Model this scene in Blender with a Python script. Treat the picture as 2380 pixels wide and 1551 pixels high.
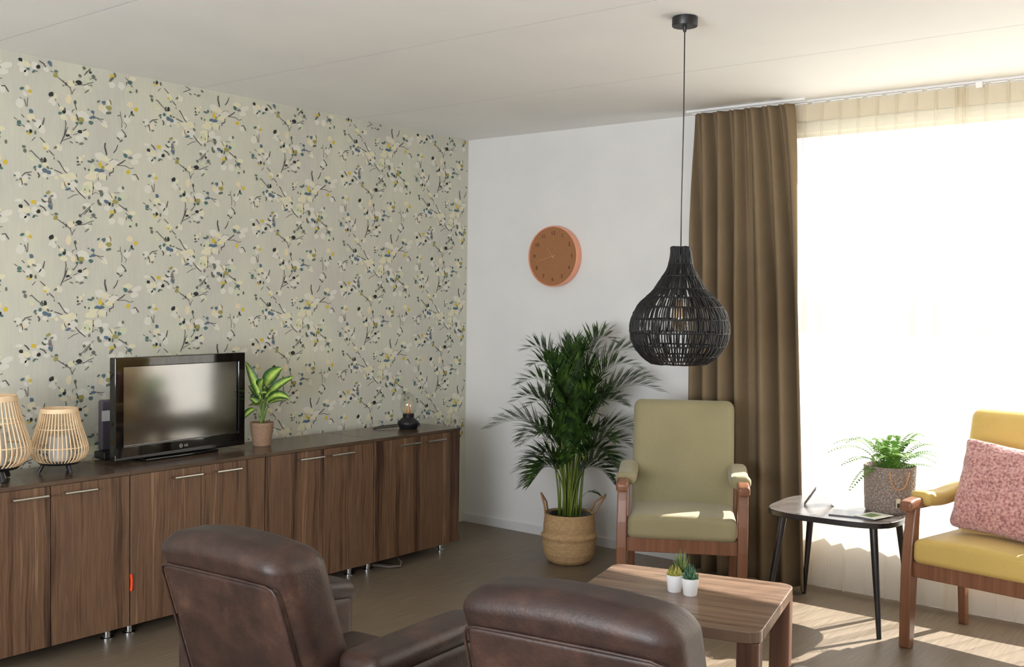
import bpy, bmesh, math, random
from mathutils import Vector, Matrix
random.seed(7)
PI = math.pi
scene = bpy.context.scene
C = scene.collection
for o in list(bpy.data.objects): bpy.data.objects.remove(o)

# ---------------------------------------------------------------- camera
cam = bpy.data.cameras.new('camera'); camo = bpy.data.objects.new('camera', cam); C.objects.link(camo)
cam.sensor_fit = 'HORIZONTAL'; cam.sensor_width = 36.0; cam.lens = 36.0 * 2444.0 / 2380.0
cam.clip_start = 0.05; cam.clip_end = 200
camo.matrix_world = Matrix(((0.7840, -0.0293, 0.6201, 0), (0.6206, 0.0168, -0.7839, 0), (0.0125, 0.9994, 0.0314, 1.517), (0, 0, 0, 1)))
camo.matrix_world = Matrix(((0.7840, 0.6206, 0.0125), (-0.0293, 0.0168, 0.9994), (0.6201, -0.7839, 0.0314))).transposed().to_4x4()
camo.location = (0, 0, 1.517)
scene.camera = camo

# ---------------------------------------------------------------- light
SUN_EL, SUN_AZ = math.radians(39), math.radians(20)
w = bpy.data.worlds.new('world'); scene.world = w; w.use_nodes = True
wn = w.node_tree; wn.nodes.clear()
sky = wn.nodes.new('ShaderNodeTexSky'); sky.sky_type = 'NISHITA'; sky.sun_disc = False
sky.sun_elevation = SUN_EL; sky.sun_rotation = SUN_AZ; sky.dust_density = 3.0
bg = wn.nodes.new('ShaderNodeBackground'); bg.inputs[1].default_value = 0.31
wo = wn.nodes.new('ShaderNodeOutputWorld')
wn.links.new(sky.outputs[0], bg.inputs[0]); wn.links.new(bg.outputs[0], wo.inputs[0])
sun = bpy.data.lights.new('sun', 'SUN'); suno = bpy.data.objects.new('sun', sun); C.objects.link(suno)
sun.energy = 29.0; sun.angle = math.radians(0.6); sun.color = (1, 0.98, 0.95)
suno.rotation_euler = Vector((-math.sin(SUN_AZ) * math.cos(SUN_EL), -math.cos(SUN_AZ) * math.cos(SUN_EL), -math.sin(SUN_EL))).to_track_quat('-Z', 'Y').to_euler()
suno.location = (2, 9, 6)
# added fill light behind the camera, tilted up to brighten room and ceiling
ar = bpy.data.lights.new('rear_fill_light', 'AREA'); aro = bpy.data.objects.new('rear_fill_light', ar); C.objects.link(aro)
ar.shape = 'RECTANGLE'; ar.size = 3.2; ar.size_y = 1.7; ar.energy = 390; ar.color = (0.92, 0.95, 1.0)
aro.location = (-1.2, -2.45, 1.45); aro.rotation_euler = (PI / 2, 0, 0)
aro.rotation_euler = Vector((-.1, 1, .42)).to_track_quat('-Z', 'Y').to_euler()
# the camera's flash, just above the lens
fl = bpy.data.lights.new('camera_flash', 'POINT'); flo = bpy.data.objects.new('camera_flash', fl); C.objects.link(flo)
fl.energy = 18; fl.shadow_soft_size = 0.02; fl.color = (1.0, 0.97, 0.95); flo.location = (0.0, 0.0, 1.60)
vs = scene.view_settings
scene.display_settings.display_device = 'sRGB'
vs.view_transform = 'Standard'; vs.look = 'None'; vs.gamma = 1; vs.use_curve_mapping = False; vs.exposure = 0.0
scene.cycles.max_bounces = 8; scene.cycles.transparent_max_bounces = 16; scene.cycles.diffuse_bounces = 5
scene.cycles.sample_clamp_indirect = 6.0; scene.cycles.caustics_reflective = False; scene.cycles.caustics_refractive = False
scene.cycles.use_denoising = True

# ---------------------------------------------------------------- helpers: objects
def link(o): C.objects.link(o); return o
def tag(o, label=None, cat=None, group=None, kind=None):
    if label: o['label'] = label
    if cat: o['category'] = cat
    if group: o['group'] = group
    if kind: o['kind'] = kind
    return o
def thing(name, label, cat, loc=(0, 0, 0), rz=0, group=None):
    o = link(bpy.data.objects.new(name, None)); o.location = loc; o.rotation_euler = (0, 0, rz); o.empty_display_size = .1
    return tag(o, label, cat, group)
def obj(name, geo, mat, parent=None, smooth=True, loc=None):
    me = bpy.data.meshes.new(name)
    me.from_pydata([tuple(v) for v in geo[0]], [], geo[1]); me.validate(); me.update()
    for m in (mat if isinstance(mat, list) else [mat]): me.materials.append(m)
    if len(geo) > 2 and geo[2] is not None and len(geo[2]) == len(me.polygons):
        me.polygons.foreach_set('material_index', geo[2])
    if smooth:
        me.polygons.foreach_set('use_smooth', [True] * len(me.polygons))
        if smooth == 'auto':
            me.set_sharp_from_angle(angle=math.radians(38))
    o = link(bpy.data.objects.new(name, me))
    if parent: o.parent = parent
    if loc: o.location = loc
    return o
def dup(root, loc, rz, label=None):
    r = root.copy(); C.objects.link(r); r.location = loc; r.rotation_euler = (0, 0, rz)
    if label: r['label'] = label
    for ch in list(root.children):
        c = ch.copy(); C.objects.link(c); c.parent = r
        for g in list(ch.children):
            d = g.copy(); C.objects.link(d); d.parent = c
    return r
# geometry: every builder returns (verts, faces)
def join(*gs):
    V, F = [], []
    for g in gs:
        n = len(V); V += [Vector(v) for v in g[0]]; F += [tuple(i + n for i in f) for f in g[1]]
    return V, F
def xf(g, f): return [f(Vector(v)) for v in g[0]], g[1]
def mv(g, d): d = Vector(d); return xf(g, lambda v: v + d)
def rot(g, ang, axis='Z', piv=(0, 0, 0)):
    M = Matrix.Rotation(ang, 3, axis); p = Vector(piv); return xf(g, lambda v: M @ (v - p) + p)
def bx(x0, x1, y0, y1, z0, z1):
    V = [Vector((x, y, z)) for z in (z0, z1) for x, y in ((x0, y0), (x1, y0), (x1, y1), (x0, y1))]
    return V, [(3, 2, 1, 0), (4, 5, 6, 7), (0, 1, 5, 4), (1, 2, 6, 5), (2, 3, 7, 6), (3, 0, 4, 7)]
def rbox(sx, sy, sz, r, n=3, m=1, f=None):
    """rounded box, full sizes sx sy sz about the origin, m inner cells per axis"""
    h = [sx / 2, sy / 2, sz / 2]; rr = min([r] + h)
    def ax(s):
        a = [-s + rr * (1 - math.tan(PI / 4 * (1 - i / n))) for i in range(n + 1)]
        inner = s - rr
        mid = [-inner + 2 * inner * i / m for i in range(1, m)] if inner > 1e-6 else []
        b = [-v for v in reversed(a)]
        if inner <= 1e-6: b = b[1:]
        return a + mid + b
    A = [ax(s) for s in h]; V, F, key = [], [], {}
    def vid(p):
        k = tuple(round(c, 6) for c in p)
        if k not in key:
            q = Vector([max(-(h[i] - rr), min(h[i] - rr, p[i])) for i in range(3)]); d = Vector(p) - q
            key[k] = len(V); V.append(q + d.normalized() * rr if d.length > 1e-9 else q)
        return key[k]
    for a in range(3):
        b, c = (a + 1) % 3, (a + 2) % 3
        for s in (-1, 1):
            for i in range(len(A[b]) - 1):
                for j in range(len(A[c]) - 1):
                    qs = []
                    for u, v in ((i, j), (i + 1, j), (i + 1, j + 1), (i, j + 1)):
                        p = [0, 0, 0]; p[a] = s * h[a]; p[b] = A[b][u]; p[c] = A[c][v]; qs.append(vid(p))
                    if len(set(qs)) == 4: F.append(tuple(qs if s > 0 else reversed(qs)))
    if f: V = [f(v) for v in V]
    return V, F
def tube(pts, r, n=8, caps=True, closed=False):
    pts = [Vector(p) for p in pts]; R = r if isinstance(r, (list, tuple)) else [r] * len(pts)
    V, F = [], []; prev = None; N = len(pts)
    for i, p in enumerate(pts):
        if closed: t = pts[(i + 1) % N] - pts[i - 1]
        else: t = (pts[min(i + 1, N - 1)] - pts[max(i - 1, 0)])
        t = t.normalized() if t.length > 1e-9 else Vector((0, 0, 1))
        if prev is None: a = t.orthogonal().normalized()
        else:
            a = prev - t * prev.dot(t); a = a.normalized() if a.length > 1e-6 else t.orthogonal().normalized()
        prev = a; b = t.cross(a)
        for k in range(n):
            an = 2 * PI * k / n; V.append(p + (a * math.cos(an) + b * math.sin(an)) * R[i])
    for i in range(N if closed else N - 1):
        j = (i + 1) % N
        for k in range(n):
            l = (k + 1) % n; F.append((i * n + k, i * n + l, j * n + l, j * n + k))
    if caps and not closed:
        F.append(tuple(range(n - 1, -1, -1))); F.append(tuple((N - 1) * n + k for k in range(n)))
    return V, F
def lathe(prof, n=32, caps=True):
    V = [Vector((r * math.cos(2 * PI * k / n), r * math.sin(2 * PI * k / n), z)) for r, z in prof for k in range(n)]
    F = []
    for i in range(len(prof) - 1):
        for k in range(n):
            l = (k + 1) % n; F.append((i * n + k, i * n + l, (i + 1) * n + l, (i + 1) * n + k))
    if caps: F.append(tuple(range(n - 1, -1, -1))); F.append(tuple((len(prof) - 1) * n + k for k in range(n)))
    return V, F
def prism(poly, z0, z1):
    n = len(poly); V = [Vector((x, y, z0)) for x, y in poly] + [Vector((x, y, z1)) for x, y in poly]
    F = [tuple(range(n - 1, -1, -1)), tuple(range(n, 2 * n))] + [(i, (i + 1) % n, n + (i + 1) % n, n + i) for i in range(n)]
    return V, F
def prism_x(poly, x0, x1):   # poly in (y,z), extruded along x
    g = prism(poly, x0, x1); return xf(g, lambda v: Vector((v.z, v.x, v.y)))
def bevel(o, wd, seg=2):
    m = o.modifiers.new('bevel', 'BEVEL'); m.width = wd; m.segments = seg; m.limit_method = 'ANGLE'; m.angle_limit = math.radians(40)
    return o
def rrect(x0, x1, y0, y1, r, n=6):
    P = []
    for cx, cy, a in ((x1 - r, y0 + r, -90), (x1 - r, y1 - r, 0), (x0 + r, y1 - r, 90), (x0 + r, y0 + r, 180)):
        for i in range(n + 1):
            t = math.radians(a + 90 * i / n); P.append((cx + r * math.cos(t), cy + r * math.sin(t)))
    return P
def bez(a, b, c, n=10):
    a, b, c = Vector(a), Vector(b), Vector(c)
    return [a * (1 - t) ** 2 + b * 2 * t * (1 - t) + c * t * t for t in [i / n for i in range(n + 1)]]
def text_geo(s, size, depth=0.0006):
    cu = bpy.data.curves.new('lettering', 'FONT'); cu.body = s; cu.size = size; cu.extrude = depth; cu.align_x = 'CENTER'; cu.align_y = 'CENTER'; cu.resolution_u = 3
    o = link(bpy.data.objects.new('lettering', cu)); dg = bpy.context.evaluated_depsgraph_get()
    me = bpy.data.meshes.new_from_object(o.evaluated_get(dg)); g = ([v.co.copy() for v in me.vertices], [tuple(p.vertices) for p in me.polygons])
    bpy.data.objects.remove(o); bpy.data.curves.remove(cu); bpy.data.meshes.remove(me)
    return g

# ---------------------------------------------------------------- helpers: materials
def lin(c): return tuple(((v / 255) / 12.92 if v / 255 <= .04045 else ((v / 255 + .055) / 1.055) ** 2.4) for v in c) + (1,)
def base(name, col, rough=.6, metal=0., spec=.5, **k):
    m = bpy.data.materials.new(name); m.use_nodes = True; b = m.node_tree.nodes['Principled BSDF']
    b.inputs['Base Color'].default_value = lin(col); b.inputs['Roughness'].default_value = rough
    b.inputs['Metallic'].default_value = metal; b.inputs['Specular IOR Level'].default_value = spec
    for a, v in k.items(): b.inputs[a.replace('_', ' ')].default_value = v
    m.diffuse_color = lin(col)
    return m, m.node_tree, b
def node(t, typ, **k):
    n = t.nodes.new(typ)
    for a, v in k.items():
        if a.startswith('i_'): n.inputs[a[2:].replace('_', ' ')].default_value = v
        else: setattr(n, a, v)
    return n
def coords(t, scale=(1, 1, 1), rotz=0, kind='Object'):
    tc = node(t, 'ShaderNodeTexCoord'); mp = node(t, 'ShaderNodeMapping'); mp.inputs['Scale'].default_value = scale; mp.inputs['Rotation'].default_value = (0, 0, rotz)
    t.links.new(tc.outputs[kind], mp.inputs[0]); return mp.outputs[0]
def ramp(t, fac, stops, interp='LINEAR'):
    r = node(t, 'ShaderNodeValToRGB'); r.color_ramp.interpolation = interp; e = r.color_ramp.elements
    while len(e) < len(stops): e.new(.5)
    for i, (p, c) in enumerate(stops): e[i].position = p; e[i].color = lin(c) if len(c) == 3 else c
    t.links.new(fac, r.inputs[0]); return r.outputs[0]
def bump(t, b, h, strength=.2, dist=.01):
    n = node(t, 'ShaderNodeBump', i_Strength=strength, i_Distance=dist); t.links.new(h, n.inputs['Height']); t.links.new(n.outputs[0], b.inputs['Normal'])
def noisy(name, c1, c2, scale=20, rough=.6, detail=4, bmp=0, bscale=None, stretch=(1, 1, 1), spec=.5, metal=0., lo=.35, hi=.65, bdist=.004, **k):
    m, t, b = base(name, c1, rough, metal, spec, **k); v = coords(t, stretch)
    n = node(t, 'ShaderNodeTexNoise', i_Scale=scale, i_Detail=detail); t.links.new(v, n.inputs[0])
    t.links.new(ramp(t, n.outputs[0], [(lo, c1), (hi, c2)]), b.inputs['Base Color'])
    if bmp:
        n2 = node(t, 'ShaderNodeTexNoise', i_Scale=bscale or scale * 3, i_Detail=3); t.links.new(v, n2.inputs[0]); bump(t, b, n2.outputs[0], bmp, bdist)
    return m
def wood(name, cols, along='z', across='y', band=.045, grain=60, rough=.35, seed=0.0, spec=.4, mixg=.45, lo=.3, wd=.4):
    """striped wood laminate: strips of changing tone plus long fine grain"""
    m, t, b = base(name, cols[0], rough, 0, spec)
    tc = node(t, 'ShaderNodeTexCoord'); sx = node(t, 'ShaderNodeSeparateXYZ'); t.links.new(tc.outputs['Object'], sx.inputs[0])
    ix = {'x': 0, 'y': 1, 'z': 2}
    wob = node(t, 'ShaderNodeTexNoise', i_Scale=2.2, i_Detail=2); t.links.new(tc.outputs['Object'], wob.inputs[0])
    wm = node(t, 'ShaderNodeMath', operation='MULTIPLY_ADD'); t.links.new(wob.outputs[0], wm.inputs[0]); wm.inputs[1].default_value = .035; t.links.new(sx.outputs[ix[across]], wm.inputs[2])
    cb = node(t, 'ShaderNodeCombineXYZ'); sc = node(t, 'ShaderNodeMath', operation='MULTIPLY'); t.links.new(wm.outputs[0], sc.inputs[0]); sc.inputs[1].default_value = 1 / band
    al = node(t, 'ShaderNodeMath', operation='MULTIPLY'); t.links.new(sx.outputs[ix[along]], al.inputs[0]); al.inputs[1].default_value = .35
    t.links.new(sc.outputs[0], cb.inputs[0]); t.links.new(al.outputs[0], cb.inputs[1]); cb.inputs[2].default_value = seed
    n1 = node(t, 'ShaderNodeTexNoise', i_Scale=1.0, i_Detail=1.5); t.links.new(cb.outputs[0], n1.inputs[0])
    cb2 = node(t, 'ShaderNodeCombineXYZ'); s2 = node(t, 'ShaderNodeMath', operation='MULTIPLY'); t.links.new(wm.outputs[0], s2.inputs[0]); s2.inputs[1].default_value = grain * 3
    a2 = node(t, 'ShaderNodeMath', operation='MULTIPLY'); t.links.new(sx.outputs[ix[along]], a2.inputs[0]); a2.inputs[1].default_value = 3.5
    t.links.new(s2.outputs[0], cb2.inputs[0]); t.links.new(a2.outputs[0], cb2.inputs[1]); cb2.inputs[2].default_value = seed + 5
    n2 = node(t, 'ShaderNodeTexNoise', i_Scale=1.0, i_Detail=4); t.links.new(cb2.outputs[0], n2.inputs[0])
    mx = node(t, 'ShaderNodeMix', data_type='FLOAT'); mx.inputs['Factor'].default_value = mixg
    t.links.new(n1.outputs[0], mx.inputs[2]); t.links.new(n2.outputs[0], mx.inputs[3])
    k = len(cols); t.links.new(ramp(t, mx.outputs[0], [(lo + wd * i / (k - 1), c) for i, c in enumerate(cols)]), b.inputs['Base Color'])
    return m
def fabric(name, c1, c2, scale=900, rough=.9, bmp=.15, sheen=.2):
    m, t, b = base(name, c1, rough, 0, .2); v = coords(t)
    w1 = node(t, 'ShaderNodeTexNoise', i_Scale=scale * .25, i_Detail=3); t.links.new(v, w1.inputs[0])
    w2 = node(t, 'ShaderNodeTexNoise', i_Scale=6, i_Detail=3); t.links.new(v, w2.inputs[0])
    mx = node(t, 'ShaderNodeMix', data_type='FLOAT'); mx.inputs['Factor'].default_value = .5
    t.links.new(w1.outputs[0], mx.inputs[2]); t.links.new(w2.outputs[0], mx.inputs[3])
    t.links.new(ramp(t, mx.outputs[0], [(.3, c1), (.7, c2)]), b.inputs['Base Color'])
    if bmp: bump(t, b, w1.outputs[0], bmp, .002)
    b.inputs['Sheen Weight'].default_value = sheen
    return m
def leafmat(name, c1, c2, scale=8, rough=.4, trans=.25):
    m, t, b = base(name, c1, rough, 0, .4); v = coords(t)
    n = node(t, 'ShaderNodeTexNoise', i_Scale=scale, i_Detail=3); t.links.new(v, n.inputs[0])
    col = ramp(t, n.outputs[0], [(.35, c1), (.68, c2)]); t.links.new(col, b.inputs['Base Color'])
    tr = node(t, 'ShaderNodeBsdfTranslucent'); t.links.new(col, tr.inputs[0]); mx = node(t, 'ShaderNodeMixShader'); mx.inputs[0].default_value = trans
    out = t.nodes['Material Output']; t.links.new(b.outputs[0], mx.inputs[1]); t.links.new(tr.outputs[0], mx.inputs[2]); t.links.new(mx.outputs[0], out.inputs[0])
    return m
def clearglass(name, tint=(255, 255, 255), refl=.09):
    m = bpy.data.materials.new(name); m.use_nodes = True; t = m.node_tree; t.nodes.clear()
    a = node(t, 'ShaderNodeBsdfTransparent'); a.inputs[0].default_value = lin(tint); g = node(t, 'ShaderNodeBsdfGlossy', i_Roughness=.02)
    lw = node(t, 'ShaderNodeLayerWeight', i_Blend=.25); mt = node(t, 'ShaderNodeMath', operation='MULTIPLY_ADD'); t.links.new(lw.outputs['Facing'], mt.inputs[0]); mt.inputs[1].default_value = .35; mt.inputs[2].default_value = refl * .3
    mx = node(t, 'ShaderNodeMixShader'); t.links.new(mt.outputs[0], mx.inputs[0]); o = node(t, 'ShaderNodeOutputMaterial')
    t.links.new(a.outputs[0], mx.inputs[1]); t.links.new(g.outputs[0], mx.inputs[2]); t.links.new(mx.outputs[0], o.inputs[0]); return m
# ================================================================ ROOM
XL, YB, H = -4.70, 5.44, 2.60          # wallpaper wall, window wall, ceiling
XR, YR = 1.90, -2.60
WX0, WX1, WZ0, WZ1 = -2.52, 1.40, 0.30, 2.52
M_white = noisy('white_wall_paint', (221, 221, 220), (226, 226, 224), 3, .75, bmp=.03, bscale=400, bdist=.001)
M_ceil = noisy('ceiling_paint', (238, 238, 237), (242, 242, 240), 2, .85)
M_frame = base('cream_window_frame', (240, 237, 222), .4)[0]
M_paper = None
m, t, b = base('wallpaper_ground', (205, 206, 190), .8, 0, .2)
v = coords(t, (1, 1.3, .8)); n1 = node(t, 'ShaderNodeTexNoise', i_Scale=2.6, i_Detail=4); t.links.new(v, n1.inputs[0])
v2 = coords(t, (1, 60, 5)); n2 = node(t, 'ShaderNodeTexNoise', i_Scale=2.0, i_Detail=3); t.links.new(v2, n2.inputs[0])
mx = node(t, 'ShaderNodeMix', data_type='FLOAT'); mx.inputs['Factor'].default_value = .3; t.links.new(n1.outputs[0], mx.inputs[2]); t.links.new(n2.outputs[0], mx.inputs[3])
t.links.new(ramp(t, mx.outputs[0], [(.3, (190, 188, 179)), (.5, (199, 198, 184)), (.7, (206, 206, 186))]), b.inputs['Base Color'])
M_paper = m
m, t, b = base('floor_vinyl', (122, 108, 90), .42, 0, .4)
v = coords(t, (70, 2.2, 1), rotz=0); n1 = node(t, 'ShaderNodeTexNoise', i_Scale=2.2, i_Detail=5); t.links.new(v, n1.inputs[0])
v = coords(t, (1, 1, 1)); n3 = node(t, 'ShaderNodeTexNoise', i_Scale=1.3, i_Detail=3); t.links.new(v, n3.inputs[0])
mx = node(t, 'ShaderNodeMix', data_type='FLOAT'); mx.inputs['Factor'].default_value = .35; t.links.new(n1.outputs[0], mx.inputs[2]); t.links.new(n3.outputs[0], mx.inputs[3])
t.links.new(ramp(t, mx.outputs[0], [(.3, (96, 84, 70)), (.5, (116, 103, 87)), (.7, (138, 124, 104))]), b.inputs['Base Color']); bump(t, b, n1.outputs[0], .08, .002)
M_floor = m
def struct(name, g, m, parent=None, **k):
    o = obj(name, g, m, parent, smooth=False, **k)
    if not parent: o['kind'] = 'structure'
    return o
struct('floor', bx(XL - .2, XR + .2, YR - .2, YB + .25, -.12, 0), M_floor)
struct('wall_left', bx(XL - .15, XL, YR, YB + .2, 0, H), M_paper)
struct('wall_right', bx(XR, XR + .15, YR, YB + .2, 0, H), M_white)
struct('wall_back', join(bx(XL, WX0, YB, YB + .2, 0, H), bx(WX1, XR, YB, YB + .2, 0, H), bx(WX0, WX1, YB, YB + .2, 0, WZ0), bx(WX0, WX1, YB, YB + .2, WZ1, H)), M_white)
struct('wall_rear', bx(XL - .15, XR + .15, YR - .15, YR, 0, H), M_white)
# ceiling: concrete slabs with a thin open joint between them
M_joint = base('joint_filler_grey', (172, 172, 176), .9)[0]
ce = struct('ceiling', bx(XL - .15, XR + .15, YR, YB + .2, H + .012, H + .2), M_joint)
ys = [YR, -1.12, -.02, 1.082, 2.187, 3.296, 4.40, YB + .2]
for a, bb in zip(ys[:-1], ys[1:]):
    s = struct('ceiling_slab', bx(XL, XR, a + .0014, bb - .0014, H, H + .0125) + ([0, 0, 1, 1, 1, 1],), [M_ceil, M_joint], ce)
struct('baseboard_back', join(bx(XL, -2.55, YB - .012, YB, 0, .055)), base('baseboard_paint', (214, 214, 214), .5)[0])
# window: frame, posts, panes, sill
wd = struct('window_1', join(bx(WX0, WX1, YB + .06, YB + .13, WZ0, WZ0 + .06), bx(WX0, WX1, YB + .06, YB + .13, WZ1 - .10, WZ1), bx(WX0, WX0 + .06, YB + .06, YB + .13, WZ0 + .06, WZ1 - .10), bx(WX1 - .06, WX1, YB + .06, YB + .13, WZ0 + .06, WZ1 - .10)), M_frame)
pane_m = clearglass('window_glass')
cuts = [WX0 + .06, -.62, .38, WX1 - .06]
for i, x in enumerate(cuts[1:-1]): struct('window_post', bx(x - .03, x + .03, YB + .065, YB + .125, WZ0 + .06, WZ1 - .10), M_frame, wd)
for a, bb in zip(cuts[:-1], cuts[1:]): struct('window_pane', bx(a + (.03 if a != cuts[0] else 0), bb - (.03 if bb != cuts[-1] else 0), YB + .09, YB + .098, WZ0 + .06, WZ1 - .10), pane_m, wd)
struct('ventilation_strip', join(bx(WX0 + .06, WX1 - .06, YB + .04, YB + .06, WZ1 - .1, WZ1 - .02), bx(WX0 + .06, WX1 - .06, YB + .03, YB + .045, WZ1 - .075, WZ1 - .045)), M_frame, wd)
struct('window_sill', bx(WX0 - .0, WX1 + .0, YB - .0, YB + .06, WZ0 - .0, WZ0 + .022), base('sill_stone', (226, 224, 216), .35)[0], wd)
# ground outside
g = struct('ground_outside', bx(-30, 30, YB + .2, 60, -.3, -.15), noisy('pale_paving', (154, 156, 154), (166, 167, 164), 3, .9))
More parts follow.
